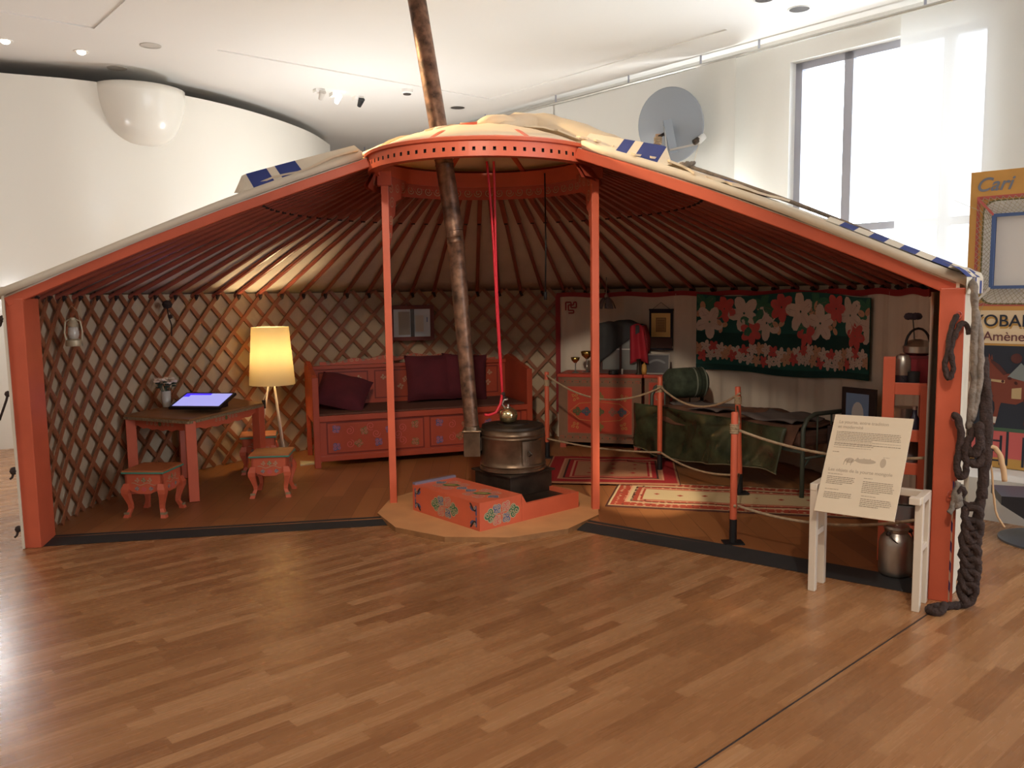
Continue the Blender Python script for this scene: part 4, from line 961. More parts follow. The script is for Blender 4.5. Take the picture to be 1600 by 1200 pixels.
chest('large painted red chest with cloud ornaments at the back right of the yurt', .46, 8.25, R(-17), .82, .42, .735, True)
chest('narrow painted red cabinet with meander ornament wedged between large chest and bed', 1.275, 8.02, R(-17), .24, .25, .735, False)
TZ = .757
def on_chest(u, v): c, s = cos(R(-17)), sin(R(-17)); return (.46+u*c-v*s, 8.25+u*s+v*c)
def goblet(u, v, sc_, label):
    x, y = on_chest(u, v); t = thing('goblet', label, 'goblet', (x, y, TZ), 0, 'brass offering cups on the chest')
    mb = MB(); mb.lathe([(.034*sc_, 0), (.034*sc_, .006), (.008, .016), (.006, .09*sc_), (.012, .10*sc_)], STEEL, n=18); mb.build('stem', t, smooth=True)
    mb = MB(); mb.lathe([(.012, .10*sc_), (.038*sc_, .125*sc_), (.046*sc_, .155*sc_), (.042*sc_, .157*sc_), (.03*sc_, .13*sc_), (.005, .112*sc_)], BRASS, n=22, caps=False); mb.build('bowl', t, smooth=True)
goblet(.145, .12, 1.0, 'shorter brass cup on a thin stem at the left of the chest top')
goblet(.245, .20, 1.35, 'taller brass cup on a stem just left of the orange support pole')
x, y = on_chest(.36, .22); mb = MB(); mb.box((x, y, TZ+.09), (.12, .10, .18), mat('dark_box', (52, 34, 34), .6), R(-17)); tag(mb.build('dark_box', bevel=.004), 'small dark box on the chest right behind the orange support pole', 'box')
ca = thing('shrine_cabinet', 'glass shrine cabinet on the chest draped with dark cloth and red scarf', 'cabinet', (*on_chest(.60, .22), TZ), R(-17))
CW = mat('cabinet_wood', (70, 42, 36), .6); CG = mat('cabinet_glass', (118, 122, 120), .12, spec=.8)
mb = MB(); mb.box((0, 0, .02), (.40, .24, .04), CW); mb.box((0, 0, .43), (.40, .24, .03), CW); mb.box((0, .11, .22), (.40, .015, .40), CW)
for x in (-.19, 0, .19): mb.box((x, -.11, .22), (.022, .022, .40), CW)
for x in (-.19, .19): mb.box((x, .1, .22), (.022, .022, .40), CW)
mb.build('case', ca, bevel=.002)
mb = MB(); mb.box((0, -.105, .22), (.37, .006, .38), CG); mb.box((0, -.109, .24), (.37, .004, .012), STEEL); mb.build('glass_front', ca)
GC = mat('dark_green_cloth', (54, 56, 58), .85, var=.2, scale=9)
mb = MB()
def drape(u, v):
    x = -.235+.44*u; s = v*.62
    if s < .25: return (x, .12-s, .475+.035*sin(pi*u)+.012*sin(u*12+v*4))
    dz = (s-.25); lim = .34*(1-u)**1.1+.06; dz = min(dz, .37)*lim/.37; return (x-.012*v, -.13-.014*sin(u*22)-.01, .47-dz+.03*sin(pi*u)*(1-v))
mb.grid(drape, 22, 18, GC); 
mb.grid(lambda u, v: (-.225-.014*sin(u*9), .12-.25*u, .475-.37*v*(.6+.4*u)), 10, 8, GC); mb.build('draped_cloth', ca, smooth=True, solid=.006)
mb = MB(); SC = mat('red_scarf', (158, 26, 42), .75, var=.1)
mb.grid(lambda u, v: (.10+.13*u+.05*v*u, -.14-.02*sin(u*9)-.012, .46-.36*v+.03*sin(u*3)), 14, 12, SC)
mb.grid(lambda u, v: (.22+.02*sin(v*3)+.035*v, -.14+.22*u, .47-.33*v*(1-.3*u)), 8, 10, SC); mb.build('scarf', ca, smooth=True, solid=.006)
mb = MB(); mb.lathe([(.004, .11), (.022, .09), (.028, .04), (.02, 0), (.004, 0)], GOLD, (.235, -.15, .0), 12); mb.tube([(.235, -.15, .11), (.225, -.15, .2)], .004, GOLD, 5); tag(mb.build('tassel', ca, smooth=True), 'yellow tassel')
x, y = on_chest(.585, .05); mb = MB(); mb.lathe([(.045, 0), (.05, .02), (.042, .04), (.02, .044)], BLACK, (x-.045, y, TZ), 18); tag(mb.build('incense_bowl', auto=50), 'small black bowl in front of the shrine cabinet', 'bowl')
mb = MB(); mb.lathe([(.009, 0), (.009, .05), (.002, .055)], mat('candle_white', (226, 224, 214), .4), (x+.04, y, TZ), 12); tag(mb.build('candle', smooth=True), 'short white candle standing beside the black bowl', 'candle')
x, y = on_chest(.78, .07); mb = MB(); mb.lathe([(.03, 0), (.03, .008), (.016, .02), (.016, .13), (.024, .15)], IROND, (x, y, TZ), 14); tag(mb.build('dark_candlestick', auto=50), 'dark slim holder on the right end of the chest', 'candlestick')
fp = thing('standing_photo', 'grey framed dark photograph leaning on the narrow cabinet top', 'picture', (1.395, 8.05, TZ), R(-17))
TF = Matrix.Rotation(R(-14), 4, 'X'); mb = MB()
for c, s in (((0, 0, .195), (.25, .015, .014)), ((0, 0, .007), (.25, .015, .014)), ((-.118, 0, .1), (.014, .015, .19)), ((.118, 0, .1), (.014, .015, .19))): mb.box(None, s, mat('photo_frame_grey', (126, 116, 108), .5), M=TF @ Matrix.Translation(c))
mb.build('frame', fp); mb = MB(); mb.box(None, (.23, .006, .18), mat('photo_dark', (38, 36, 44), .15), M=TF @ Matrix.Translation((0, 0, .1)))
F = FR(TF @ Vector((0, -.0035, .06)), (1, 0, 0), TF.to_3x3() @ Vector((0, 0, 1))); ribbon(mb, F, [(-.08+.16*i/12, .05+.03*sin(pi*i/12)) for i in range(13)], .02, mat('photo_grey', (78, 76, 80), .2)); mb.build('photo', fp)
# hanging scroll
p = pol(35.8, 2.84); hs = thing('hanging_scroll', 'small dark scroll with cream printed sheet hanging right of the shrine cabinet', 'scroll', (p.x, p.y, .985), R(-32))
mb = MB(); NV = mat('scroll_navy', (44, 38, 50), .8); mb.box((0, 0, .21), (.245, .008, .36), NV); mb.box((0, 0, .0), (.25, .02, .014), NV); mb.box((0, 0, .39), (.25, .02, .014), NV); mb.box((0, -.0045, .06), (.24, .002, .10), mat('scroll_brown', (84, 58, 50), .8)); mb.build('backing', hs)
mb = MB(); F = FR((-.10, -.006, .12), (1, 0, 0), (0, 0, 1)); rect(mb, F, 0, 0, .20, .235, mat('scroll_cream', (236, 204, 130), .6)); rect(mb, F, .05, .05, .155, .19, mat('scroll_text', (184, 150, 96), .7), .0016); frame_rect(mb, F, .05, .05, .155, .19, .006, mat('scroll_ink', (120, 84, 56), .7), .002)
for k in range(7): rect(mb, F, .065, .065+.016*k, .14, .070+.016*k, mat('scroll_ink', (120, 84, 56), .7), .0024)
mb.build('sheet', hs); mb = MB(); mb.tube([(-.09, 0, .395), (0, .0, .46), (.09, 0, .395)], .002, DARK, 4); mb.build('hanging_string', hs)
# petal lamp under the rafters
p = pol(25.5, 2.62); pt = thing('petal_lamp', 'grey glass lamp of drooping petals hanging under the rafters above the chest', 'lamp', (p.x, p.y, 1.40))
PG2 = mat('petal_glass', (120, 116, 122), .2)
for k in range(5):
    a = 2*pi*k/5; mb = MB(); mb.grid(lambda u, v: ((.02+.075*v)*cos(a+(u-.5)*1.15*(1-.3*v)), (.02+.075*v)*sin(a+(u-.5)*1.15*(1-.3*v)), .10-.11*v*v-.0*u), 6, 6, PG2); mb.build('petal', pt, smooth=True, solid=.004)
mb = MB(); mb.lathe([(.018, .09), (.022, .12), (.006, .14), (.004, .30)], STEEL, n=14); mb.blob((0, 0, .06), .022, mat('bulb_unlit', (206, 202, 196), .2), 10); mb.build('socket', pt, smooth=True)
# ================================================================== bed
bd = thing('iron_bed', 'iron bedstead with brown blankets against the cream lining at the right', 'bed', (2.115, 6.03, .022), R(119.7))
# local x runs from the foot (right, near) to the head (left, far); local y = -away ... back side is -y
BL, BW = 1.72, .60
BM = mat('bed_green_grey', (84, 92, 82), .5, .3)
for nm, x, hh in (('foot_frame', 0.0, .62), ('head_frame', BL, .70)):
    mb = MB(); pts = [(x, 0, 0), (x, 0, hh-.10), (x, -.04, hh-.03), (x, -.12, hh), (x, -BW+.12, hh), (x, -BW+.04, hh-.03), (x, -BW, hh-.10), (x, -BW, 0)]
    mb.tube(pts, .017, BM, 8); mb.tube([(x, 0, .30), (x, -BW, .30)], .010, BM, 6)
    mb.tube([(x, 0, .22), (x, -.08, .30)], .008, BM, 6)
    for k in range(1, 4): mb.tube([(x, -BW*k/4, .30), (x, -BW*k/4, hh)], .007, BM, 6)
    mb.build(nm, bd, smooth=True)
mb = MB(); mb.bar((0, 0, .36), (BL, 0, .36), .03, .04, BM); mb.bar((0, -BW, .36), (BL, -BW, .36), .03, .04, BM); mb.build('side_rail', bd)
mb = MB(); mb.box((BL/2, -BW/2, .43), (BL-.05, BW-.02, .11), mat('mattress_brown', (96, 66, 52), .9, var=.2, scale=6)); mb.build('mattress', bd, bevel=.03)
BLK = mat('blanket_brown', (108, 74, 56), .95, var=.35, scale=9, bump=.5, bscale=20); BLG = mat('blanket_grey', (104, 94, 90), .95, var=.15, scale=5, bump=.4, bscale=14)
mb = MB()
def blk(u, v):
    x = .06+(BL-.12)*u; y = .05-(BW+.04)*v; z = .50+.02*sin(u*9+v*4)+.015*sin(u*21+v*11)
    if v < .12: z -= (.12-v)*1.0
    return (x, y, z)
mb.grid(blk, 40, 16, BLK); tag(mb.build('blanket', bd, smooth=True, solid=.012), 'brown woollen blanket')
mb = MB(); mb.grid(lambda u, v: (.15+.55*u+.05*v, -.05-.42*v, .535+.014*sin(u*8+v*5)+.01*sin(v*14)), 16, 12, BLG); mb.grid(lambda u, v: (.95+.6*u, -.06-.36*v, .53+.018*sin(u*7+v*6)), 14, 10, BLG); tag(mb.build('grey_sheet', bd, smooth=True, solid=.01), 'crumpled grey sheets')
# shiny dark green cover hanging over the front side
TARP = mat('tarp_green', (58, 66, 46), .18, var=.6, scale=6, bump=.55, bscale=7, spec=.7)
tq = thing('green_cover', 'shiny dark green plastic cover hanging over the front side of the bed', 'cover', (1.7, 6.8, .3))
mb = MB()
def tarp(u, v):
    x = .10+(BL+.06)*u; bot = .13+.05*sin(u*5+1)+.0*u; ztop = .52; z = ztop+(bot-ztop)*v
    y = .055+.03*v+.022*sin(u*14+v*3)+.018*sin(u*31-v*5)*v+.03*v*sin(u*6)
    return PM[bd.name] @ Vector((x+.10*v*(.5-u)*(1 if u < .5 else -.3), y, z))
mb.grid(tarp, 60, 22, TARP); mb.build('cover_sheet', tq, world=True, smooth=True, solid=.005)
mb = MB(); mb.tube([Vector(tarp(u/40, 1))+Vector((0, 0, 0)) for u in range(41)], .005, mat('cover_hem', (120, 112, 88), .4), 6); mb.build('hem', tq, world=True, smooth=True)
# rolled bolster
ro = thing('bolster', 'rolled patterned green bolster with pale stripes at the head of the bed', 'bolster', (1.585, 7.62, .60), R(12))
PB = mat('bolster_green', (62, 72, 56), .85, var=.45, scale=16); PS = mat('bolster_pale', (128, 134, 118), .85)
mb = MB(); M = Matrix.Translation((0, 0, .12)) @ Matrix.Rotation(R(90), 4, 'Y'); n = 20
pr = [(.02, -.20), (.10, -.19), (.135, -.15), (.14, 0), (.135, .15), (.10, .19), (.02, .20)]
mb.lathe(pr, PB, M=M, n=28)
for z in (.06, .10, .15): mb.lathe([(.142, z-.007), (.142, z+.007)], PS if z != .10 else mat('bolster_dark', (40, 50, 40), .85), M=M, n=28, caps=False)
mb.build('roll', ro, smooth=True)

# teal floral hanging
TEAL = mat('hanging_teal', (34, 92, 84), .85, var=.15, scale=4); TEAD = mat('hanging_dark_teal', (22, 66, 62), .85, var=.15, scale=4)
FW = mat('flower_white', (214, 198, 184), .85, var=.06, scale=9); FP = mat('flower_pink', (206, 92, 88), .85, var=.1, scale=9); FC = mat('flower_peach', (204, 160, 130), .85); FG = mat('leaf_teal', (60, 118, 92), .85); FL_ = mat('flower_vein', (150, 120, 112), .85)
fh = thing('floral_hanging', 'teal fabric hanging with white and coral hibiscus rows above the bed', 'wall hanging', (2.6, 7.2, 1.1))
mb = MB(); HA0, HA1, HR = 43.5, 85.5, 2.845
def hz(u): return (1.525-.02*sin(u*8)-.02*u, .80+.10*u*u*.6+.012*sin(u*9))
def hp(u, v, o=0.0): t, b = hz(u); return pol(HA0+(HA1-HA0)*u, HR+.010*sin(u*26)-o, b+(t-b)*v)
mb.grid(lambda u, v: hp(u, v), 90, 8, TEAL)
mb.grid(lambda u, v: hp(u, .33+.18*v, .002), 90, 1, TEAD); mb.grid(lambda u, v: hp(u, .0+.08*v, .002), 90, 1, TEAD)
HL = 2.05; HHt = .70
def petals(cx, cy, r, m, n, ph, off):
    for k in range(n):
        a = ph+2*pi*k/n; pts = []
        for j in range(10):
            t = 2*pi*j/10; lx, ly = r*.55+r*.50*cos(t), r*.34*sin(t)
            x = cx+lx*cos(a)-ly*sin(a); y = cy+lx*sin(a)+ly*cos(a); pts.append(hp(min(.998, max(.002, x/HL)), min(.99, max(.01, y/HHt)), off+.0004*k))
        mb.add(pts, [tuple(range(10))], m)
        pa = hp(min(.998, max(.002, (cx+r*.2*cos(a))/HL)), min(.99, max(.01, (cy+r*.2*sin(a))/HHt)), off+.003); pb = hp(min(.998, max(.002, (cx+r*.8*cos(a))/HL)), min(.99, max(.01, (cy+r*.8*sin(a))/HHt)), off+.003)
        pc = pb+Vector((0, 0, .004)); mb.add([pa, pb, pc], [(0, 1, 2)], FL_)
rep = .64; x = -.50
random.seed(5)
while x < HL+.3:
    for dx, dy, r, m, n in ((.02, .52, .12, FG, 4), (.46, .42, .13, FG, 4), (-.05, .60, .14, FG, 4), (.17, .58, .125, FP, 6), (.38, .54, .165, FW, 5), (.57, .55, .085, FC, 3), (.46, .37, .115, FP, 6), (.64, .45, .155, FW, 5), (.78, .42, .07, FC, 3)):
        if -.02 < x+dx < HL+.02: petals(x+dx, dy, r, m, n, random.random()*6, .004+random.random()*.003)
    x += rep
x = .02
k = 0
while x < HL:
    petals(x, .20+.02*sin(x*11), .062, (FC, FW, FP, FW)[k % 4], 5, random.random()*6, .004+.001*(k % 4)); petals(x+.05, .13+.02*sin(x*7), .055, (FP, FW, FW, FC)[k % 4], 5, random.random()*6, .006+.001*(k % 4)); x += .085; k += 1
mb.build('printed_fabric', fh, world=True)
# small picture standing at the foot of the bed and low shelf behind the board
bp_ = thing('bedside_picture', 'dark framed picture with bright blue and white print standing at the foot of the bed', 'picture', (2.53, 6.08, .55), R(-58))
mb = MB(); mb.box((0, .012, .13), (.28, .02, .30), mat('frame_dark_brown', (46, 32, 32), .5)); mb.build('frame', bp_)
mb = MB(); F = FR((-.075, .0, .02), (1, 0, 0), (0, 0, 1)); F = FR((-.10, .0, .01), (1, 0, 0), (0, 0, 1)); rect(mb, F, 0, 0, .19, .23, mat('print_sky', (132, 164, 206), .3), .003); disc(mb, F, .10, .08, .05, mat('print_cloud', (222, 226, 226), .3), .004, ry=.09); rect(mb, F, .0, .0, .19, .05, mat('print_haze', (190, 196, 190), .3), .0045); mb.build('print', bp_)
mb = MB(); mb.box((2.50, 6.06, .285), (.30, .22, .53), mat('cabinet_dark', (62, 46, 44), .7), R(-58)); tag(mb.build('bedside_box', bevel=.004), 'low dark box at the foot of the bed under the small picture', 'box')

# ================================================================== shelf at the right with kitchen things
sh = thing('orange_shelf', 'open orange wooden kitchen shelf just left of the right end post', 'shelf', (2.09, 4.62, .022), R(-25))
SWd, SDp = .19, .36
for x in (0, SWd):
    for y in (0, SDp):
        hh = 1.155 if (x == 0 and y == 0) else .995
        mb = MB(); mb.box((x, y, hh/2), (.062, .045, hh), OR); mb.build('upright', sh, bevel=.003)
for z in (.98, .72, .535, .18):
    mb = MB(); mb.box((SWd/2, SDp/2, z), (SWd, SDp, .02), ORD); mb.box((SWd/2, -.005, z+.0), (SWd, .022, .065), OR); mb.build('shelf_board', sh, bevel=.002)
def shp(x, y, z): return PM[sh.name] @ Vector((x, y, z))
def place(name, label, cat, p, parts, grp=None):
    t = thing(name, label, cat, p, 0, grp)
    for pn, fn in parts:
        mb = MB(); fn(mb); mb.build(pn, t, auto=45)
    return t
z1, z2, z3 = .99, .73, .545
place('red_tin', 'red square tin on the top shelf', 'tin', shp(.14, .20, z1), [('body', lambda m: m.box((0, 0, .075), (.17, .16, .15), mat('tin_red', (150, 34, 44), .45), R(-25))), ('lid', lambda m: m.box((0, 0, .155), (.18, .17, .015), mat('tin_red2', (120, 26, 36), .4), R(-25)))])
place('tea_kettle', 'shiny metal kettle with black handle on top of the red tin', 'kettle', shp(.14, .19, z1+.163), [('body', lambda m: m.lathe([(.05, 0), (.075, .015), (.078, .05), (.05, .08), (.02, .09)], STEEL, n=24)), ('handle', lambda m: m.tube([(-.07*cos(t), 0, .05+.10*sin(t)) for t in [pi*i/10 for i in range(11)]], .007, BLACK, 6)), ('spout', lambda m: m.tube([(.06, 0, .03), (.10, 0, .06), (.115, 0, .09)], .011, STEEL, 8))])
place('milk_jug', 'dull metal jug at the left front of the top shelf', 'jug', shp(.065, .06, z1+.0), [('body', lambda m: m.lathe([(.04, .06), (.045, .10), (.042, .15), (.03, .17)], ALU, n=20)), ('base', lambda m: m.lathe([(.035, 0), (.038, .06)], mat('jug_dark', (40, 32, 40), .5), n=20))])
place('dark_mug', 'black mug on the front edge of the top shelf', 'mug', shp(.12, .05, z1), [('cup', lambda m: m.lathe([(.032, 0), (.036, .08), (.03, .08), (.028, .01)], BLACK, n=18, caps=False)), ('handle', lambda m: m.tube([(-.034, 0, .065), (-.06, 0, .05), (-.034, 0, .02)], .005, BLACK, 6))])
fv = thing('dark_flower', 'dark dried flower in a slim vase standing on the top shelf behind the kettle', 'flower', shp(.13, .33, z1), 0)
mb = MB(); mb.lathe([(.03, 0), (.035, .08), (.015, .15), (.02, .17)], mat('vase_grey', (110, 106, 104), .4), n=16); mb.build('vase', fv, smooth=True)
mb = MB(); mb.tube([(0, 0, .16), (-.01, 0, .27), (-.02, 0, .36)], .004, mat('stem_grey', (96, 100, 96), .7), 5)
for k in range(8): mb.blob((-.02+.03*cos(k*.8), .02*sin(k*.8), .20), .02, mat('leaf_grey', (74, 84, 80), .8), 6, (1.5, 1, .3))
mb.build('stem', fv)
mb = MB()
for k in range(8): mb.blob((-.02+.028*cos(k*.785), .02*sin(k*.785), .375+.004*(k % 2)), .026, mat('flower_dark', (72, 64, 78), .8), 8, (1, 1, .75))
mb.build('bloom', fv, smooth=True)
place('cooking_pot', 'shiny metal pot on the second shelf from the top', 'pot', shp(.085, .17, z2), [('body', lambda m: m.lathe([(.06, 0), (.066, .01), (.066, .12), (.069, .125), (.06, .125)], ALU, n=26)), ('handle', lambda m: m.tube([(-.078, 0, .09), (-.10, 0, .09), (-.10, .03, .09)], .005, STEEL, 6))])
place('dark_bottle', 'small dark bottle next to the shiny pot', 'bottle', shp(.135, .04, z2), [('body', lambda m: m.lathe([(.032, 0), (.034, .07), (.014, .10), (.012, .13)], mat('bottle_dark', (36, 34, 48), .15), n=18)), ('cap', lambda m: m.lathe([(.014, .13), (.014, .15)], STEEL, n=12))])
place('grey_canister', 'grey metal canister on the third shelf from the top', 'canister', shp(.10, .16, z3), [('body', lambda m: m.lathe([(.06, 0), (.06, .13), (.055, .135)], mat('canister_grey', (140, 132, 128), .4, .5), n=22)), ('lid', lambda m: m.lathe([(.062, .135), (.06, .15), (.01, .155)], STEEL, n=22))])
place('grey_basin', 'stack of grey enamel basins on the lowest shelf', 'basin', shp(.10, .19, .19), [('bowl', lambda m: m.lathe([(.06, 0), (.085, .09), (.088, .10), (.08, .10)], mat('enamel_grey', (150, 144, 140), .4), n=28)), ('rim', lambda m: m.lathe([(.07, .11), (.084, .17), (.086, .175), (.08, .175)], ALU, n=28))])
cn = thing('milk_can', 'aluminium milk can with wire handle standing on the floor behind the white stand', 'milk can', (2.05, 4.38, .022), R(20))
mb = MB(); mb.lathe([(.072, 0), (.084, .01), (.086, .03), (.086, .17), (.08, .20), (.06, .225), (.056, .232)], ALU, n=36); mb.build('body', cn, auto=50)
mb = MB(); mb.lathe([(.056, .232), (.06, .24), (.06, .25), (.066, .255), (.062, .268), (.03, .278), (.012, .28), (.012, .295), (.004, .30)], ALU, n=30); mb.build('lid', cn, auto=50)
mb = MB(); mb.tube([(.075*cos(t), -.055*sin(t)-.02, .235-.06*sin(t)) for t in [pi*i/14 for i in range(15)]], .004, IROND, 6); mb.blob((.075, -.02, .235), .014, DARK, 8); mb.blob((-.075, -.02, .235), .014, DARK, 8); mb.build('wire_handle', cn, smooth=True)

# ================================================================== rugs
def rug_mat(name, field, border, accent, dark, L_, W_, bw_, shag=0.0, scale=26):
    m = bpy.data.materials.new(name); m.use_nodes = True; nt = m.node_tree; N = nt.nodes; L = nt.links; b = N['Principled BSDF']; b.inputs['Roughness'].default_value = .95; b.inputs['Specular IOR Level'].default_value = .15
    tc = N.new('ShaderNodeTexCoord'); sx = N.new('ShaderNodeSeparateXYZ'); L.new(tc.outputs['Object'], sx.inputs[0])
    ax_ = math_node(nt, 'ABSOLUTE', sx.outputs[0]); ay_ = math_node(nt, 'ABSOLUTE', sx.outputs[1])
    dx_ = math_node(nt, 'SUBTRACT', L_/2, ax_); dy_ = math_node(nt, 'SUBTRACT', W_/2, ay_); d = math_node(nt, 'MINIMUM', dx_, dy_)
    r = N.new('ShaderNodeValToRGB'); r.color_ramp.interpolation = 'CONSTANT'; els = r.color_ramp.elements
    stops = [(0, dark), (.06, field), (.12, border), (.5, accent), (.56, field), (.66, dark), (.72, border), (.86, accent), (.93, border), (1.0, field)]
    while len(els) < len(stops): els.new(.5)
    for i, (p_, c) in enumerate(stops): els[i].position = p_*.999; els[i].color = (*lin(c), 1)
    L.new(math_node(nt, 'DIVIDE', d, bw_), r.inputs['Fac'])
    v = N.new('ShaderNodeTexVoronoi'); v.feature = 'F1'; v.distance = 'MANHATTAN'; v.inputs['Scale'].default_value = scale; v.inputs['Randomness'].default_value = .25; L.new(tc.outputs['Object'], v.inputs['Vector'])
    k = math_node(nt, 'LESS_THAN', v.outputs['Distance'], .30)
    inb = math_node(nt, 'LESS_THAN', d, bw_*.95); inb2 = math_node(nt, 'GREATER_THAN', d, bw_*.12)
    mk = math_node(nt, 'MULTIPLY', math_node(nt, 'MULTIPLY', k, inb), inb2)
    w2 = N.new('ShaderNodeTexWhiteNoise'); w2.noise_dimensions = '3D'; L.new(v.outputs['Position'], w2.inputs['Vector'])
    rp = N.new('ShaderNodeValToRGB'); rp.color_ramp.interpolation = 'CONSTANT'; e = rp.color_ramp.elements; e.new(.5); e[0].color = (*lin(field), 1); e[1].position = .45; e[1].color = (*lin(accent), 1); e[2].position = .8; e[2].color = (*lin(dark), 1)
    L.new(w2.outputs['Value'], rp.inputs['Fac'])
    mx = N.new('ShaderNodeMix'); mx.data_type = 'RGBA'; L.new(mk, mx.inputs[0]); L.new(r.outputs['Color'], mx.inputs[6]); L.new(rp.outputs['Color'], mx.inputs[7])
    v2 = N.new('ShaderNodeTexVoronoi'); v2.inputs['Scale'].default_value = 5.5; v2.inputs['Randomness'].default_value = .15; v2.distance = 'MANHATTAN'; L.new(tc.outputs['Object'], v2.inputs['Vector'])
    mk2 = math_node(nt, 'MULTIPLY', math_node(nt, 'LESS_THAN', v2.outputs['Distance'], .16), math_node(nt, 'GREATER_THAN', d, bw_*1.1))
    mx2 = N.new('ShaderNodeMix'); mx2.data_type = 'RGBA'; L.new(mk2, mx2.inputs[0]); L.new(mx.outputs[2], mx2.inputs[6]); mx2.inputs[7].default_value = (*lin(border), 1)
    L.new(mx2.outputs[2], b.inputs['Base Color'])
    n2 = N.new('ShaderNodeTexNoise'); n2.inputs['Scale'].default_value = 140 if not shag else 60; L.new(tc.outputs['Object'], n2.inputs['Vector'])
    bp = N.new('ShaderNodeBump'); bp.inputs['Strength'].default_value = .4+shag; bp.inputs['Distance'].default_value = .006; L.new(n2.outputs['Fac'], bp.inputs['Height']); L.new(bp.outputs['Normal'], b.inputs['Normal'])
    return m
R1 = rug_mat('rug_cream', (196, 172, 132), (160, 68, 50), (206, 150, 118), (84, 52, 42), 1.72, .80, .24, 0, 20)
R2 = rug_mat('rug_red', (150, 104, 78), (142, 38, 40), (176, 120, 96), (60, 34, 32), 1.12, 1.10, .26, .4, 30)
def rug(name, label, c, rz, L_, W_, z, m, th=.010):
    mb = MB(); nu, nv = 30, 16; random.seed(9)
    g = lambda u, v, e=0: (-L_/2+L_*u, -W_/2+W_*v, th+.003*sin(u*17+v*5)*sin(v*9)+e)
    mb.grid(lambda u, v: g(u, v, -th*.9), nu, nv, m, None); mb.grid(lambda u, v: g(u, v), nu, nv, m, lambda u, v: g(u, v, -th*.9))
    o = mb.build(name, smooth=False); o.location = (c[0], c[1], z); o.rotation_euler = (0, 0, rz); return tag(o, label, 'rug')
rug('patterned_rug', 'cream rug with red and brown geometric border on the floor before the bed', (1.59, 6.06, 0), R(-14.5), 1.72, .80, .022, R1)
rug('red_rug', 'shaggy dark red rug overlapping the cream rug near the chest', (.84, 7.05, 0), R(-8), 1.10, 1.05, .036, R2, .016)

# ================================================================== rope barrier
bar0 = thing('barrier_post', 'x', 'barrier post', (1.333, 4.975, .022), 0, 'orange rope barrier posts')
mb = MB(); mb.lathe([(.021, .13), (.021, .80), (.018, .806)], OR, n=20); mb.build('orange_tube', bar0, auto=50)
mb = MB(); mb.lathe([(.0225, .004), (.0225, .15)], BLACK, n=20); mb.build('black_sleeve', bar0, auto=50)
mb = MB(); mb.prism([(-.06, -.05), (.06, -.05), (.06, .05), (-.06, .05)], 0, .008, BLACK); mb.build('foot_plate', bar0)
mb = MB()
for k in range(5): mb.lathe([(.024, .735-.012*k), (.029, .729-.012*k), (.024, .723-.012*k)], ROPE, n=16, caps=False)
mb.build('rope_wrap', bar0, smooth=True)
bar0['label'] = 'orange barrier post nearest to the camera, standing at the black floor strip'
bars = [bar0]
for (x, y, lb, tilt) in ((1.70, 6.17, 'orange barrier post right behind the nearest one, in front of the hanging green cover', 2.0), (1.24, 6.98, 'orange barrier post in front of the narrow painted cabinet', 0), (.322, 7.72, 'farthest orange barrier post between sofa and large chest', 0)):
    o = dup(bar0, (x, y, .038 if x > .5 else .022), 0, lb); o.rotation_euler = (0, R(-tilt), 0); bars.append(o)
def brope(name_lb, a, b, sag, r=.0085):
    mb = MB(); a, b = Vector(a), Vector(b); n = 24; pts = []
    for i in range(n+1):
        t = i/n; p = a.lerp(b, t); p.z -= sag*4*t*(1-t); pts.append(p)
    mb.tube(pts, r, ROPE, 8); return tag(mb.build('barrier_rope', smooth=True), name_lb, 'rope', 'ropes of the barrier')
A_, B_, C_, D_ = (.322, 7.70), (1.24, 6.955), (1.333, 4.95), (1.68, 6.15)
def at3(p, z): return (p[0], p[1]-.02, z)
brope('upper rope between the farthest barrier post and the post by the narrow cabinet', at3(A_, .80), at3(B_, .76), .16)
brope('lower rope between the farthest barrier post and the post by the narrow cabinet', at3(A_, .21), at3(B_, .21), .03)
brope('upper rope dipping in front of the rolled bolster', at3(B_, .76), at3(D_, .80), .13)
brope('lower rope sagging in front of the green cover over the rug', at3(B_, .21), at3(D_, .19), .06)
brope('upper rope running from the nearest barrier post behind the white board', (C_[0]+.02, C_[1], .72), (2.17, 4.35, .66), .06)
brope('lower rope running from the nearest barrier post behind the white stand legs', (C_[0]+.02, C_[1], .26), (2.13, 4.25, .36), .07)
mb = MB(); mb.tube([(1.333, 4.945, .735), (1.42, 5.2, .73), (1.66, 6.13, .70)], .0085, ROPE, 8); tag(mb.build('barrier_rope', smooth=True), 'upper rope joining the nearest barrier post to the one behind it', 'rope', 'ropes of the barrier')
mb = MB(); mb.tube([(1.333, 4.945, .26), (1.48, 5.5, .18), (1.68, 6.13, .19)], .0085, ROPE, 8); tag(mb.build('barrier_rope', smooth=True), 'lower rope joining the nearest barrier post to the one behind it', 'rope', 'ropes of the barrier')

# ================================================================== information board on its white stand
stn = thing('white_stand', 'white lacquered stand with paired legs carrying the information board', 'stand', (1.74, 4.06, 0), R(-37.6))
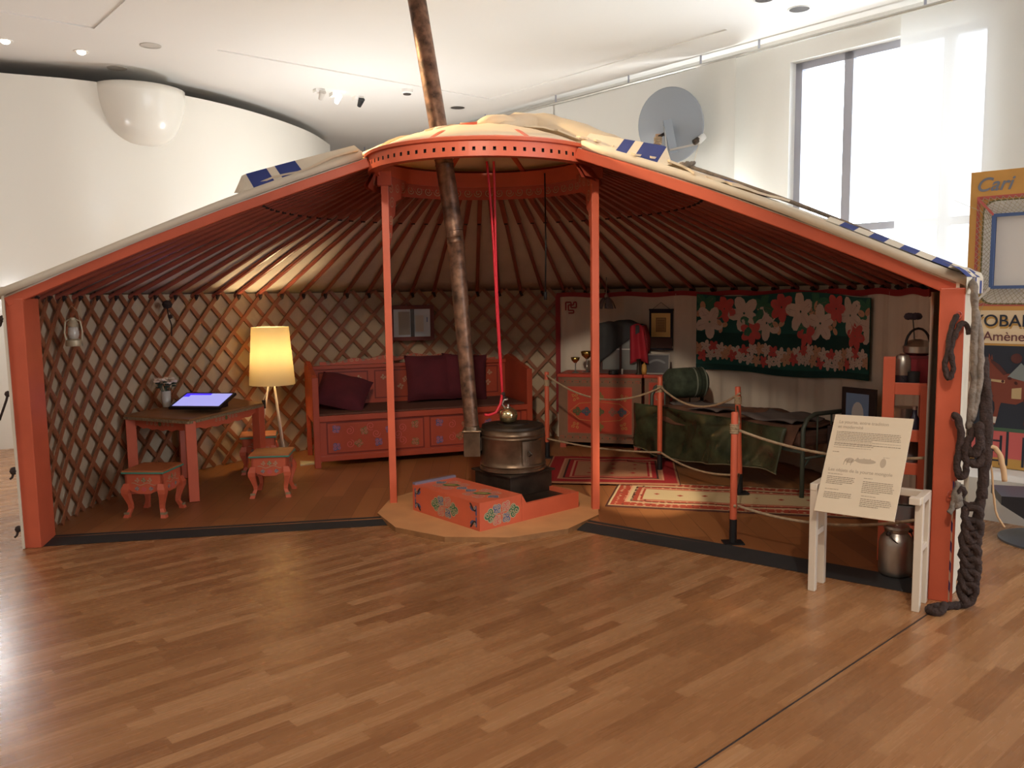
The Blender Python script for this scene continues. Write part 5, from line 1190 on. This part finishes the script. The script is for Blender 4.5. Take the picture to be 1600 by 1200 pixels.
# local x along the front, local y to the back; front legs half spacing .245
for sx in (-1, 1):
    x = sx*.248
    for y in (0, .145):
        mb = MB(); mb.box((x, y, .28), (.036, .036, .56), WPAINT); mb.build('leg', stn, bevel=.003)
    mb = MB(); mb.box((x, .0725, .548), (.036, .185, .036), WPAINT); mb.box((x, .0725, .30), (.024, .12, .03), WPAINT); mb.build('side_rail', stn, bevel=.003)
mb = MB(); mb.box((0, .135, .548), (.47, .03, .036), WPAINT); mb.box((.235, -.03, .548), (.05, .05, .034), WPAINT); mb.build('top_rail', stn, bevel=.003)
ib = thing('information_board', 'cream information panel with faint grey text leaning on the white stand', 'board', (1.657, 4.0, .45), R(-41.8))
bx = Vector((.288, -.26, .01)).normalized(); by = Vector((.178, .215, .455)).normalized(); by = (by-bx*by.dot(bx)).normalized()
BWd, BHt = .385, .535; O_ = Vector((1.513, 4.13, .444)); Fb = FR(O_, bx, by)
mb = MB(); c8 = [Fb.p(x, y, o) for o in (0, -.008) for x, y in ((0, 0), (BWd, 0), (BWd, BHt), (0, BHt))]
mb.add(c8, [(0, 1, 2, 3), (7, 6, 5, 4), (0, 4, 5, 1), (1, 5, 6, 2), (2, 6, 7, 3), (3, 7, 4, 0)], PAPER); bpn = mb.build('panel', ib, world=True)
sx_ = BWd/380; 
def T_(body, x, y, size, m=INKL, **k): text_part('lettering', body, Fb, x, y, size, m, bpn, off=.0012, **k)
T_('La yourte, entre tradition', .028, .487, .024, thick=.0003); T_('et modernité', .028, .460, .024, thick=.0003)
T_('Les objets de la yourte mongole', .026, .222, .024, thick=.0003)
def lines(x0, y0, w, n, lh, m=INK):
    mb = MB(); random.seed(int(x0*1000+y0*1000))
    for k in range(n):
        x = x0; end = x0+w*(1 if k < n-1 else .6)*(1-.06*random.random())
        while x < end:
            l = .006+.012*random.random(); rect(mb, Fb, x, y0-k*lh, min(end, x+l), y0-k*lh+lh*.36, m, .0010); x += l+.0022
    mb.build('text_block', bpn, world=True)
lines(.028, .438, .33, 6, .0088); lines(.028, .386, .33, 2, .0088, INKL); lines(.028, .372, .33, 2, .0088)
lines(.028, .352, .33, 1, .008, INKL); lines(.028, .326, .055, 1, .008); lines(.28, .315, .055, 1, .008, INKL)
lines(.028, .205, .13, 1, .012, INKL); lines(.028, .190, .14, 5, .0092); lines(.208, .197, .07, 1, .012, INKL); lines(.208, .180, .15, 7, .0092)
lines(.030, .122, .12, 1, .012, INKL); lines(.030, .105, .14, 4, .0092); lines(.212, .105, .12, 1, .012, INKL); lines(.212, .09, .15, 5, .0092)
mb = MB()
for (x, y, w_, h_) in ((.10, .272, .045, .028), (.15, .275, .10, .026), (.27, .262, .028, .05)):
    disc(mb, Fb, x+w_/2, y+h_/2, w_/2, INKL, .0009, 16, h_/2)
for x in (.16, .19, .22): mb.add([Fb.p(x-.018, .285, .001), Fb.p(x+.018, .285, .001), Fb.p(x, .305, .001)], [(0, 1, 2)], INKL)
for x in (.095, .11, .13): ribbon(mb, Fb, [(x, .26), (x+.004, .285), (x+.01, .295)], .003, INK, .0012)
mb.build('printed_drawing', bpn, world=True)

# ================================================================== ropes at the right edge of the yurt
rp_ = thing('horsehair_rope', 'thick dark brown horsehair rope looped and knotted down the right edge of the yurt', 'rope', (2.29, 4.02, 0))
def wob(pts, k=5, amp=.006, seed=1):
    random.seed(seed); P = [Vector(p) for p in pts]; out = []
    for i in range(len(P)-1):
        p0 = P[max(0, i-1)]; p1 = P[i]; p2 = P[i+1]; p3 = P[min(len(P)-1, i+2)]
        for t in range(k):
            t /= k; q = .5*((2*p1)+(p2-p0)*t+(2*p0-5*p1+4*p2-p3)*t*t+(3*p1-p0-3*p2+p3)*t**3); out.append(q+Vector([(random.random()-.5)*amp for _ in range(3)]))
    out.append(P[-1]); return out
def E_(dx, z, dy=0.0): return (2.165+dx*.75, 3.965+dy-.45*(dx), z)      # local sheet facing the camera beside the post
def rtube(name, pts, r, m, seed=1, k=5, parent=None):
    mb = MB(); w = wob(pts, k, r*.35, seed); random.seed(seed+9); mb.tube(w, [r*(.86+.28*random.random()) for _ in w], m, 9); return mb.build(name, parent or rp_, world=True, smooth=True)
rtube('loop', [E_(-.06, 1.42), E_(-.10, 1.37, -.03), E_(-.125, 1.26, -.05), E_(-.135, 1.18, -.05), E_(-.115, 1.12, -.05), E_(-.095, 1.17, -.05), E_(-.11, 1.26, -.05), E_(-.07, 1.36, -.03), E_(-.02, 1.38), E_(.0, 1.33)], .013, HAIR, 2)
rtube('hanging_strand', [E_(.10, 1.22, .05), E_(.115, 1.0, .02), E_(.11, .8), E_(.10, .62), E_(.085, .5), E_(.075, .35), E_(.08, .2), E_(.06, .08)], .024, HAIR, 3)
rtube('hanging_strand', [E_(.12, 1.12, .05), E_(.09, .9), E_(.09, .72), E_(.10, .55)], .022, HAIR, 4)
rtube('loop', [E_(-.07, .94, -.02), E_(-.05, .93, -.03), E_(-.035, .84, -.03), E_(-.045, .72, -.03), E_(-.03, .65, -.03), E_(.0, .68, -.03), E_(-.01, .78, -.03), E_(.02, .85, -.02), E_(.05, .9)], .017, HAIR, 5)
rtube('loop', [E_(.0, .80, -.02), E_(.03, .76, -.03), E_(.06, .82, -.03), E_(.05, .90, -.02), E_(.09, .86), E_(.10, .78), E_(.06, .72, -.02), E_(.02, .72, -.02)], .020, HAIR, 6)
rtube('loop', [E_(-.02, .52, -.02), E_(-.035, .56, -.03), E_(-.02, .595, -.03), E_(.0, .57, -.02), E_(-.01, .53), E_(.03, .51), E_(.07, .52)], .013, HAIR, 7)
# chain braid
for i in range(7):
    z = .50-.062*i; dx = .045+.006*sin(i*2)
    rtube('braid_loop', [E_(dx-.03, z, -.02), E_(dx-.045, z-.045, -.03), E_(dx-.02, z-.095, -.035), E_(dx+.015, z-.09, -.02), E_(dx+.035, z-.04, -.02), E_(dx+.02, z, -.03), E_(dx-.03, z, -.02)], .018, HAIR, 10+i, 3)
rtube('floor_coil', [E_(.05, .06), E_(.03, .03, -.03), (2.16, 3.93, .02), (2.10, 3.92, .018), (2.05, 3.915, .018), (2.0, 3.90, .018), (1.985, 3.865, .018), (2.02, 3.84, .02), (2.05, 3.87, .045)], .019, HAIR, 20)
gr = thing('grey_wool_rope', 'thick fuzzy grey wool rope hanging over the top right corner of the yurt', 'rope', (2.27, 4.0, 0))
rtube('strand', [(2.25, 4.13, 1.60), E_(.005, 1.55, -.01), E_(.012, 1.45, -.02), E_(.02, 1.3, -.01), E_(.035, 1.15), E_(.03, 1.0), E_(.02, .88)], .017, GREY, 31, parent=gr)
rtube('strand', [E_(.035, 1.42), E_(.055, 1.3), E_(.06, 1.15), E_(.05, 1.02), E_(.03, .92)], .015, GREY, 32, parent=gr)
rtube('frayed_end', [E_(-.03, .62, -.02), E_(-.05, .56, -.03), E_(-.06, .50, -.03), E_(-.085, .47, -.05)], .014, GREY, 33, parent=gr)
rtube('strand', [E_(-.02, .60, -.015), E_(-.035, .54, -.02), E_(-.02, .50, -.02)], .024, GREY, 34, parent=gr)
hr = thing('pale_cord', 'loose pale cord ends curling out to the right of the dark rope', 'cord', (2.38, 3.95, 0))
for k, pts in enumerate(([E_(.10, .78), E_(.14, .80, .0), E_(.18, .74), E_(.20, .64)], [E_(.10, .74), E_(.13, .72), E_(.15, .58), E_(.17, .48), E_(.21, .42)])):
    rtube('cord_end', pts, .012 if k == 0 else .005, mat('pale_cord', (196, 160, 120), .85, var=.1), 40+k, parent=hr)

# ================================================================== satellite dish behind the roof
sd = thing('satellite_dish', 'round grey satellite dish on a wooden post above the right side of the roof', 'satellite dish', (1.545, 8.9, 0))
mb = MB(); mb.bar((1.545, 8.9, 0), (1.545, 8.9, 3.17), .05, .05, mat('stake_wood', (176, 140, 108), .7, var=.2), up=(0, 1, 0)); mb.build('wooden_post', sd, world=True)
DG = mat('dish_grey', (150, 156, 164), .45)
q = (Vector((.62, .74, .18))).to_track_quat('Z', 'Y').to_matrix().to_4x4(); MD = Matrix.Translation((1.665, 8.98, 3.27)) @ q
mb = MB(); rr = [.01, .1, .2, .3, .37, .385, .385, .37, .30, .2, .1, .01]; zz = [.0, .006, .022, .048, .078, .082, .09, .086, .054, .028, .012, .006]
mb.lathe([(r, z-.04) for r, z in zip(rr, zz)], DG, M=MD, n=48, caps=False); mb.build('reflector', sd, world=True, smooth=True)
mb = MB(); mb.bar((1.625, 8.83, 3.30), (1.70, 8.86, 2.97), .085, .03, mat('bracket_grey', (140, 144, 148), .4, .5), up=(0, 1, 0)); mb.bar((1.60, 8.85, 3.24), (1.625, 8.85, 3.0), .012, .04, STEEL, up=(0, 1, 0)); mb.bar((1.545, 8.88, 3.14), (1.66, 8.92, 3.20), .03, .03, IROND); mb.bar((1.66, 8.84, 3.0), (1.94, 8.79, 3.05), .02, .02, STEEL); mb.build('mount_bracket', sd, world=True)
mb = MB(); mb.tube([(1.93, 8.78, 3.07), (1.965, 8.80, 3.10), (2.0, 8.82, 3.13)], .036, mat('lnb_white', (216, 214, 208), .4), 12); mb.tube([(1.89, 8.76, 3.06), (1.935, 8.78, 3.09)], .030, IROND, 12); mb.tube([(1.95, 8.79, 3.06), (1.91, 8.79, 2.92), (1.86, 8.80, 2.75)], .004, WPAINT, 5); mb.build('receiver_head', sd, world=True, smooth=True)
for k, s in enumerate((0, .03)):
    mb = MB(); a_, b_ = Vector((1.53, 8.88, 3.09-s)), Vector((.62, 7.4, 2.80)); mb.tube([a_.lerp(b_, t/12)-Vector((0, 0, .10*4*(t/12)*(1-t/12)*(1+k*.3))) for t in range(13)], .006, ROPE, 6)
    mb.build('guy_rope', sd, world=True, smooth=True)
for k in range(4): 
    pass
mb = MB()
for k in range(4): mb.tube([Vector((1.545+.036*cos(t), 8.9+.036*sin(t), 3.08+.018*k)) for t in [2*pi*i/12 for i in range(12)]], .009, ROPE, 6, closed=True)
mb.build('rope_lashing', sd, world=True, smooth=True)

# ================================================================== poster panel, plinth and black table at the far right
u_ = Vector((.705, -.708, 0)); PO = Vector((3.242, 6.0, 0)); pn = thing('poster_panel', 'tall ochre fairground panel with netted white window, lettering and painted horse', 'poster', (3.5, 5.75, .285), atan2(u_.y, u_.x))
PW, PZ0, PZ1 = .80, .285, 2.35; n_ = Vector((-.708, -.705, 0)); Fp = FR(PO, u_, (0, 0, 1))
OCH = mat('panel_ochre', (206, 152, 78), .6, var=.1, scale=3); PRD = mat('panel_red', (190, 92, 84), .6); CRM = mat('panel_cream', (232, 206, 168), .6); NAV = mat('panel_navy', (38, 42, 54), .6); LBL = mat('panel_letter_blue', (120, 124, 136), .6); FBL = mat('panel_frame_blue', (72, 96, 142), .5); WHP = mat('panel_white', (228, 222, 214), .5)
mb = MB(); cs = [Fp.p(x, z, o) for o in (0, -.04) for x, z in ((0, PZ0), (PW, PZ0), (PW, PZ1), (0, PZ1))]
mb.add(cs, [(0, 1, 2, 3), (7, 6, 5, 4), (0, 4, 5, 1), (1, 5, 6, 2), (2, 6, 7, 3), (3, 7, 4, 0)], OCH)
def PR(x0, z0, x1, z1, m, o): mb.add([Fp.p(x0, z0, o), Fp.p(x1, z0, o), Fp.p(x1, z1, o), Fp.p(x0, z1, o)], [(0, 1, 2, 3)], m)
def px2(x, y):                                                    # panel coordinates of a spot measured on the panel face
    return ((x-1518-(y-270)*.045)/252.0, 2.35-(y-270)/218.5)
frame_rect(mb, Fp, .045, 1.42, PW-.045, 2.18, .022, PRD, .002)
rr_ = []
def rounded(x0, z0, x1, z1, r):
    out = []
    for cx2, cz2, a0 in ((x1-r, z1-r, 0), (x0+r, z1-r, 90), (x0+r, z0+r, 180), (x1-r, z0+r, 270)):
        out += [(cx2+r*cos(R(a0+i*15)), cz2+r*sin(R(a0+i*15))) for i in range(7)]
    return out
mb.add([Fp.p(x, z, .003) for x, z in rounded(.085, 1.43, PW-.085, 2.15, .08)], [tuple(range(28))], OLIVE); mb.add([Fp.p(x, z, .004) for x, z in rounded(.095, 1.44, PW-.095, 2.14, .08)], [tuple(range(28))], WHP)
PR(.0, 1.16, PW, 1.39, CRM, .003); PR(.0, .56, PW, 1.145, NAV, .003); PR(0, .545, PW, .57, mat('panel_green', (70, 96, 72), .6), .004)
PR(.0, PZ0, PW, .545, PINK, .003); PR(.0, PZ0, PW, PZ0+.07, GOLD, .0034)
for k, x in enumerate((.03, .105, .17, .26, .30, .40, .47, .60, .70)): PR(x, PZ0+.02, x+.016, .545-(.03 if k % 2 else .0), NAV, .0045)
for z in (.33, .40, .47): PR(.20, z, .27, z+.012, NAV, .0048)
mb.add([Fp.p(x, z, .03) for x, z in ((.17, 1.56), (.183, 1.56), (.183, 2.05), (.17, 2.05))], [(0, 1, 2, 3)], FBL)
brd = mb.build('painted_board', pn, world=True)
mb = MB()
for a, b in (((.17, 1.55), (.17, 2.04)), ((.17, 1.55), (PW-.17, 1.55)), ((.17, 2.04), (PW-.17, 2.04)), ((PW-.17, 1.55), (PW-.17, 2.04))): mb.bar(Fp.p(*a, .05), Fp.p(*b, .05), .022, .018, FBL, up=Fp.n)
tag(mb.build('inner_frame', pn, world=True), 'blue rectangular inner frame')
mb = MB()
for a, b in (((.05, 2.17), (.17, 2.04)), ((.05, 1.43), (.17, 1.55)), ((PW-.05, 2.17), (PW-.17, 2.04)), ((PW-.05, 1.43), (PW-.17, 1.55))): mb.bar(Fp.p(*a, .006), Fp.p(*b, .05), .014, .012, PRD if a[1] > 2 else WHP, up=Fp.n)
mb.build('corner_strut', pn, world=True)
mb = MB(); NET = mat('net_string', (170, 156, 128), .8)
oc = [(.05, 1.43), (PW-.05, 1.43), (PW-.05, 2.17), (.05, 2.17)]; ic = [(.17, 1.55), (PW-.17, 1.55), (PW-.17, 2.04), (.17, 2.04)]
def netp(side, t, s):
    a, b = oc[side], oc[(side+1) % 4]; c, d = ic[side], ic[(side+1) % 4]
    x = (a[0]+(b[0]-a[0])*t)*(1-s)+(c[0]+(d[0]-c[0])*t)*s; z = (a[1]+(b[1]-a[1])*t)*(1-s)+(c[1]+(d[1]-c[1])*t)*s; return Fp.p(x, z, .006+.044*s)
for side in range(4):
    nd = 18; ns = 4
    for i in range(-ns, nd):
        for sg in (1, -1):
            t0, t1 = i/nd, (i+ns*.9)/nd
            if sg < 0: t0, t1 = 1-t0, 1-t1
            s0, s1 = 0, 1
            if t0 < 0: s0 = -t0/(t1-t0); t0 = 0
            if t1 < 0: continue
            if t0 > 1 and t1 < 1: s0 = (t0-1)/(t0-t1); t0 = 1
            if t1 > 1: s1 = (1-t0)/(t1-t0); t1 = 1
            if s0 < s1: mb.tube([netp(side, t0, s0), netp(side, t1, s1)], .0018, NET, 4)
mb.build('net', pn, world=True)
text_part('lettering', 'Cari', Fp, .03, 2.215, .13, LBL, brd, .004, shear=.35, thick=.002)
text_part('lettering', 'YOBALL', Fp, .052, 1.28, .115, NAV, brd, .006, thick=.0012); text_part('lettering', 'YOBALL', Fp, .056, 1.265, .115, GOLD, brd, .0045, thick=.0012)
text_part('lettering', '“Amène', Fp, .085, 1.18, .09, mat('panel_letter_brown', (110, 60, 62), .6), brd, .006, thick=.0008)
# painted horse (a generic chestnut horse with white socks, rider cut off)
HB = mat('horse_brown', (126, 58, 40), .6); HD = mat('horse_dark', (84, 38, 32), .6); HW = mat('horse_white', (214, 200, 184), .6)
mb = MB()
def poly(pts, m, o=.006): mb.add([Fp.p(x+.05, z, o) for x, z in pts], [tuple(range(len(pts)))], m)
poly([(.035, .93), (.05, .915), (.075, .93), (.10, .945), (.12, .97), (.135, 1.02), (.13, 1.05), (.115, 1.06), (.09, 1.03), (.06, .98)], HB)
poly([(.115, 1.055), (.118, 1.09), (.128, 1.06)], HB); poly([(.13, 1.05), (.136, 1.085), (.144, 1.045)], HB)
poly([(.12, .97), (.115, .92), (.13, .86), (.22, .86), (.24, .94), (.19, 1.01), (.135, 1.045)], HB)
poly([(.12, .90), (.125, .82), (.16, .75), (.30, .74), (.40, .80), (.42, .92), (.34, .96), (.22, .95)], HB, .0063)
poly([(.125, .82), (.10, .76), (.095, .70), (.115, .70), (.125, .75), (.16, .79)], HD, .0066); poly([(.16, .80), (.17, .70), (.155, .62), (.15, .59), (.175, .59), (.185, .63), (.20, .72), (.22, .79)], HB, .0069)
poly([(.34, .78), (.36, .70), (.35, .60), (.375, .60), (.39, .70), (.42, .80)], HD, .0066)
poly([(.097, .70), (.095, .67), (.112, .66), (.115, .70)], HW, .0072); poly([(.157, .645), (.15, .60), (.178, .60), (.184, .645)], HW, .0074)
poly([(.035, .94), (.045, .93), (.10, 1.03), (.095, 1.045)], HW, .0072)
poly([(.135, 1.045), (.19, 1.01), (.24, .95), (.215, .94), (.17, .99), (.13, 1.03)], HD, .0075)
poly([(.13, .895), (.225, .885), (.225, .905), (.13, .91)], mat('tack_cream', (196, 166, 120), .6), .0078)
poly([(.24, .93), (.36, .90), (.37, .98), (.32, 1.03), (.28, .98)], mat('blanket_blue_grey', (130, 134, 130), .6), .0078); disc(mb, Fp, .34, 1.06, .035, HD, .0079)
poly([(.27, .78), (.33, .78), (.33, .86), (.27, .85)], mat('tack_cream', (196, 166, 120), .6), .008)
for k in range(5): disc(mb, Fp, .30+.05*sin(k), .90+.02*cos(k*2), .01, HD, .0082)
mb.build('painted_horse', brd, world=True)
plt = thing('white_plinth', 'low white display platform under the ochre poster panel', 'plinth', (3.6, 5.6, 0))
mb = MB(); a = PO+u_*-.02; b = PO+u_*1.6; nn = n_*.42; q = [a-n_*.06, a+nn, b+nn, b-n_*.06]
mb.prism([(p.x, p.y) for p in q], 0, .28, WHITE); mb.build('platform', plt, world=True, bevel=.004)
tbk = thing('black_table', 'black museum table on a round disc foot at the right picture edge', 'table', (3.26, 4.98, 0), R(-20))
BT = mat('table_black', (30, 32, 36), .35); BT2 = mat('table_top_grey', (92, 100, 112), .3)
mb = MB(); mb.lathe([(.27, 0), (.27, .012), (.25, .018), (.03, .022)], mat('disc_grey', (84, 88, 96), .3), n=44); mb.build('foot_disc', tbk, auto=40)
mb = MB(); mb.lathe([(.05, .02), (.05, .20)], BT, n=20); mb.build('column', tbk, auto=40)
mb = MB(); f = [(-.30, .26), (-.30, .31), (.25, .31), (.25, .26), (.12, .17), (-.16, .17)]; n = len(f)
for_ = [(x, -.2, z) for x, z in f]; bk = [(x, .12, z) for x, z in f]
mb.add(for_+bk, [tuple(range(n)), tuple(range(n, 2*n))[::-1]] + [(i, n+i, n+(i+1) % n, (i+1) % n) for i in range(n)], BT); mb.add([(x, y, .3105) for x, y in ((-.30, -.2), (.25, -.2), (.25, .12), (-.30, .12))], [(0, 1, 2, 3)], BT2); mb.build('body', tbk)
mb = MB(); mb.box((.28, -.02, .46), (.62, .36, .025), BT); mb.box((.28, -.02, .4735), (.61, .35, .002), BT2); mb.box((.15, -.04, .38), (.05, .05, .15), BT); mb.build('table_top', tbk)
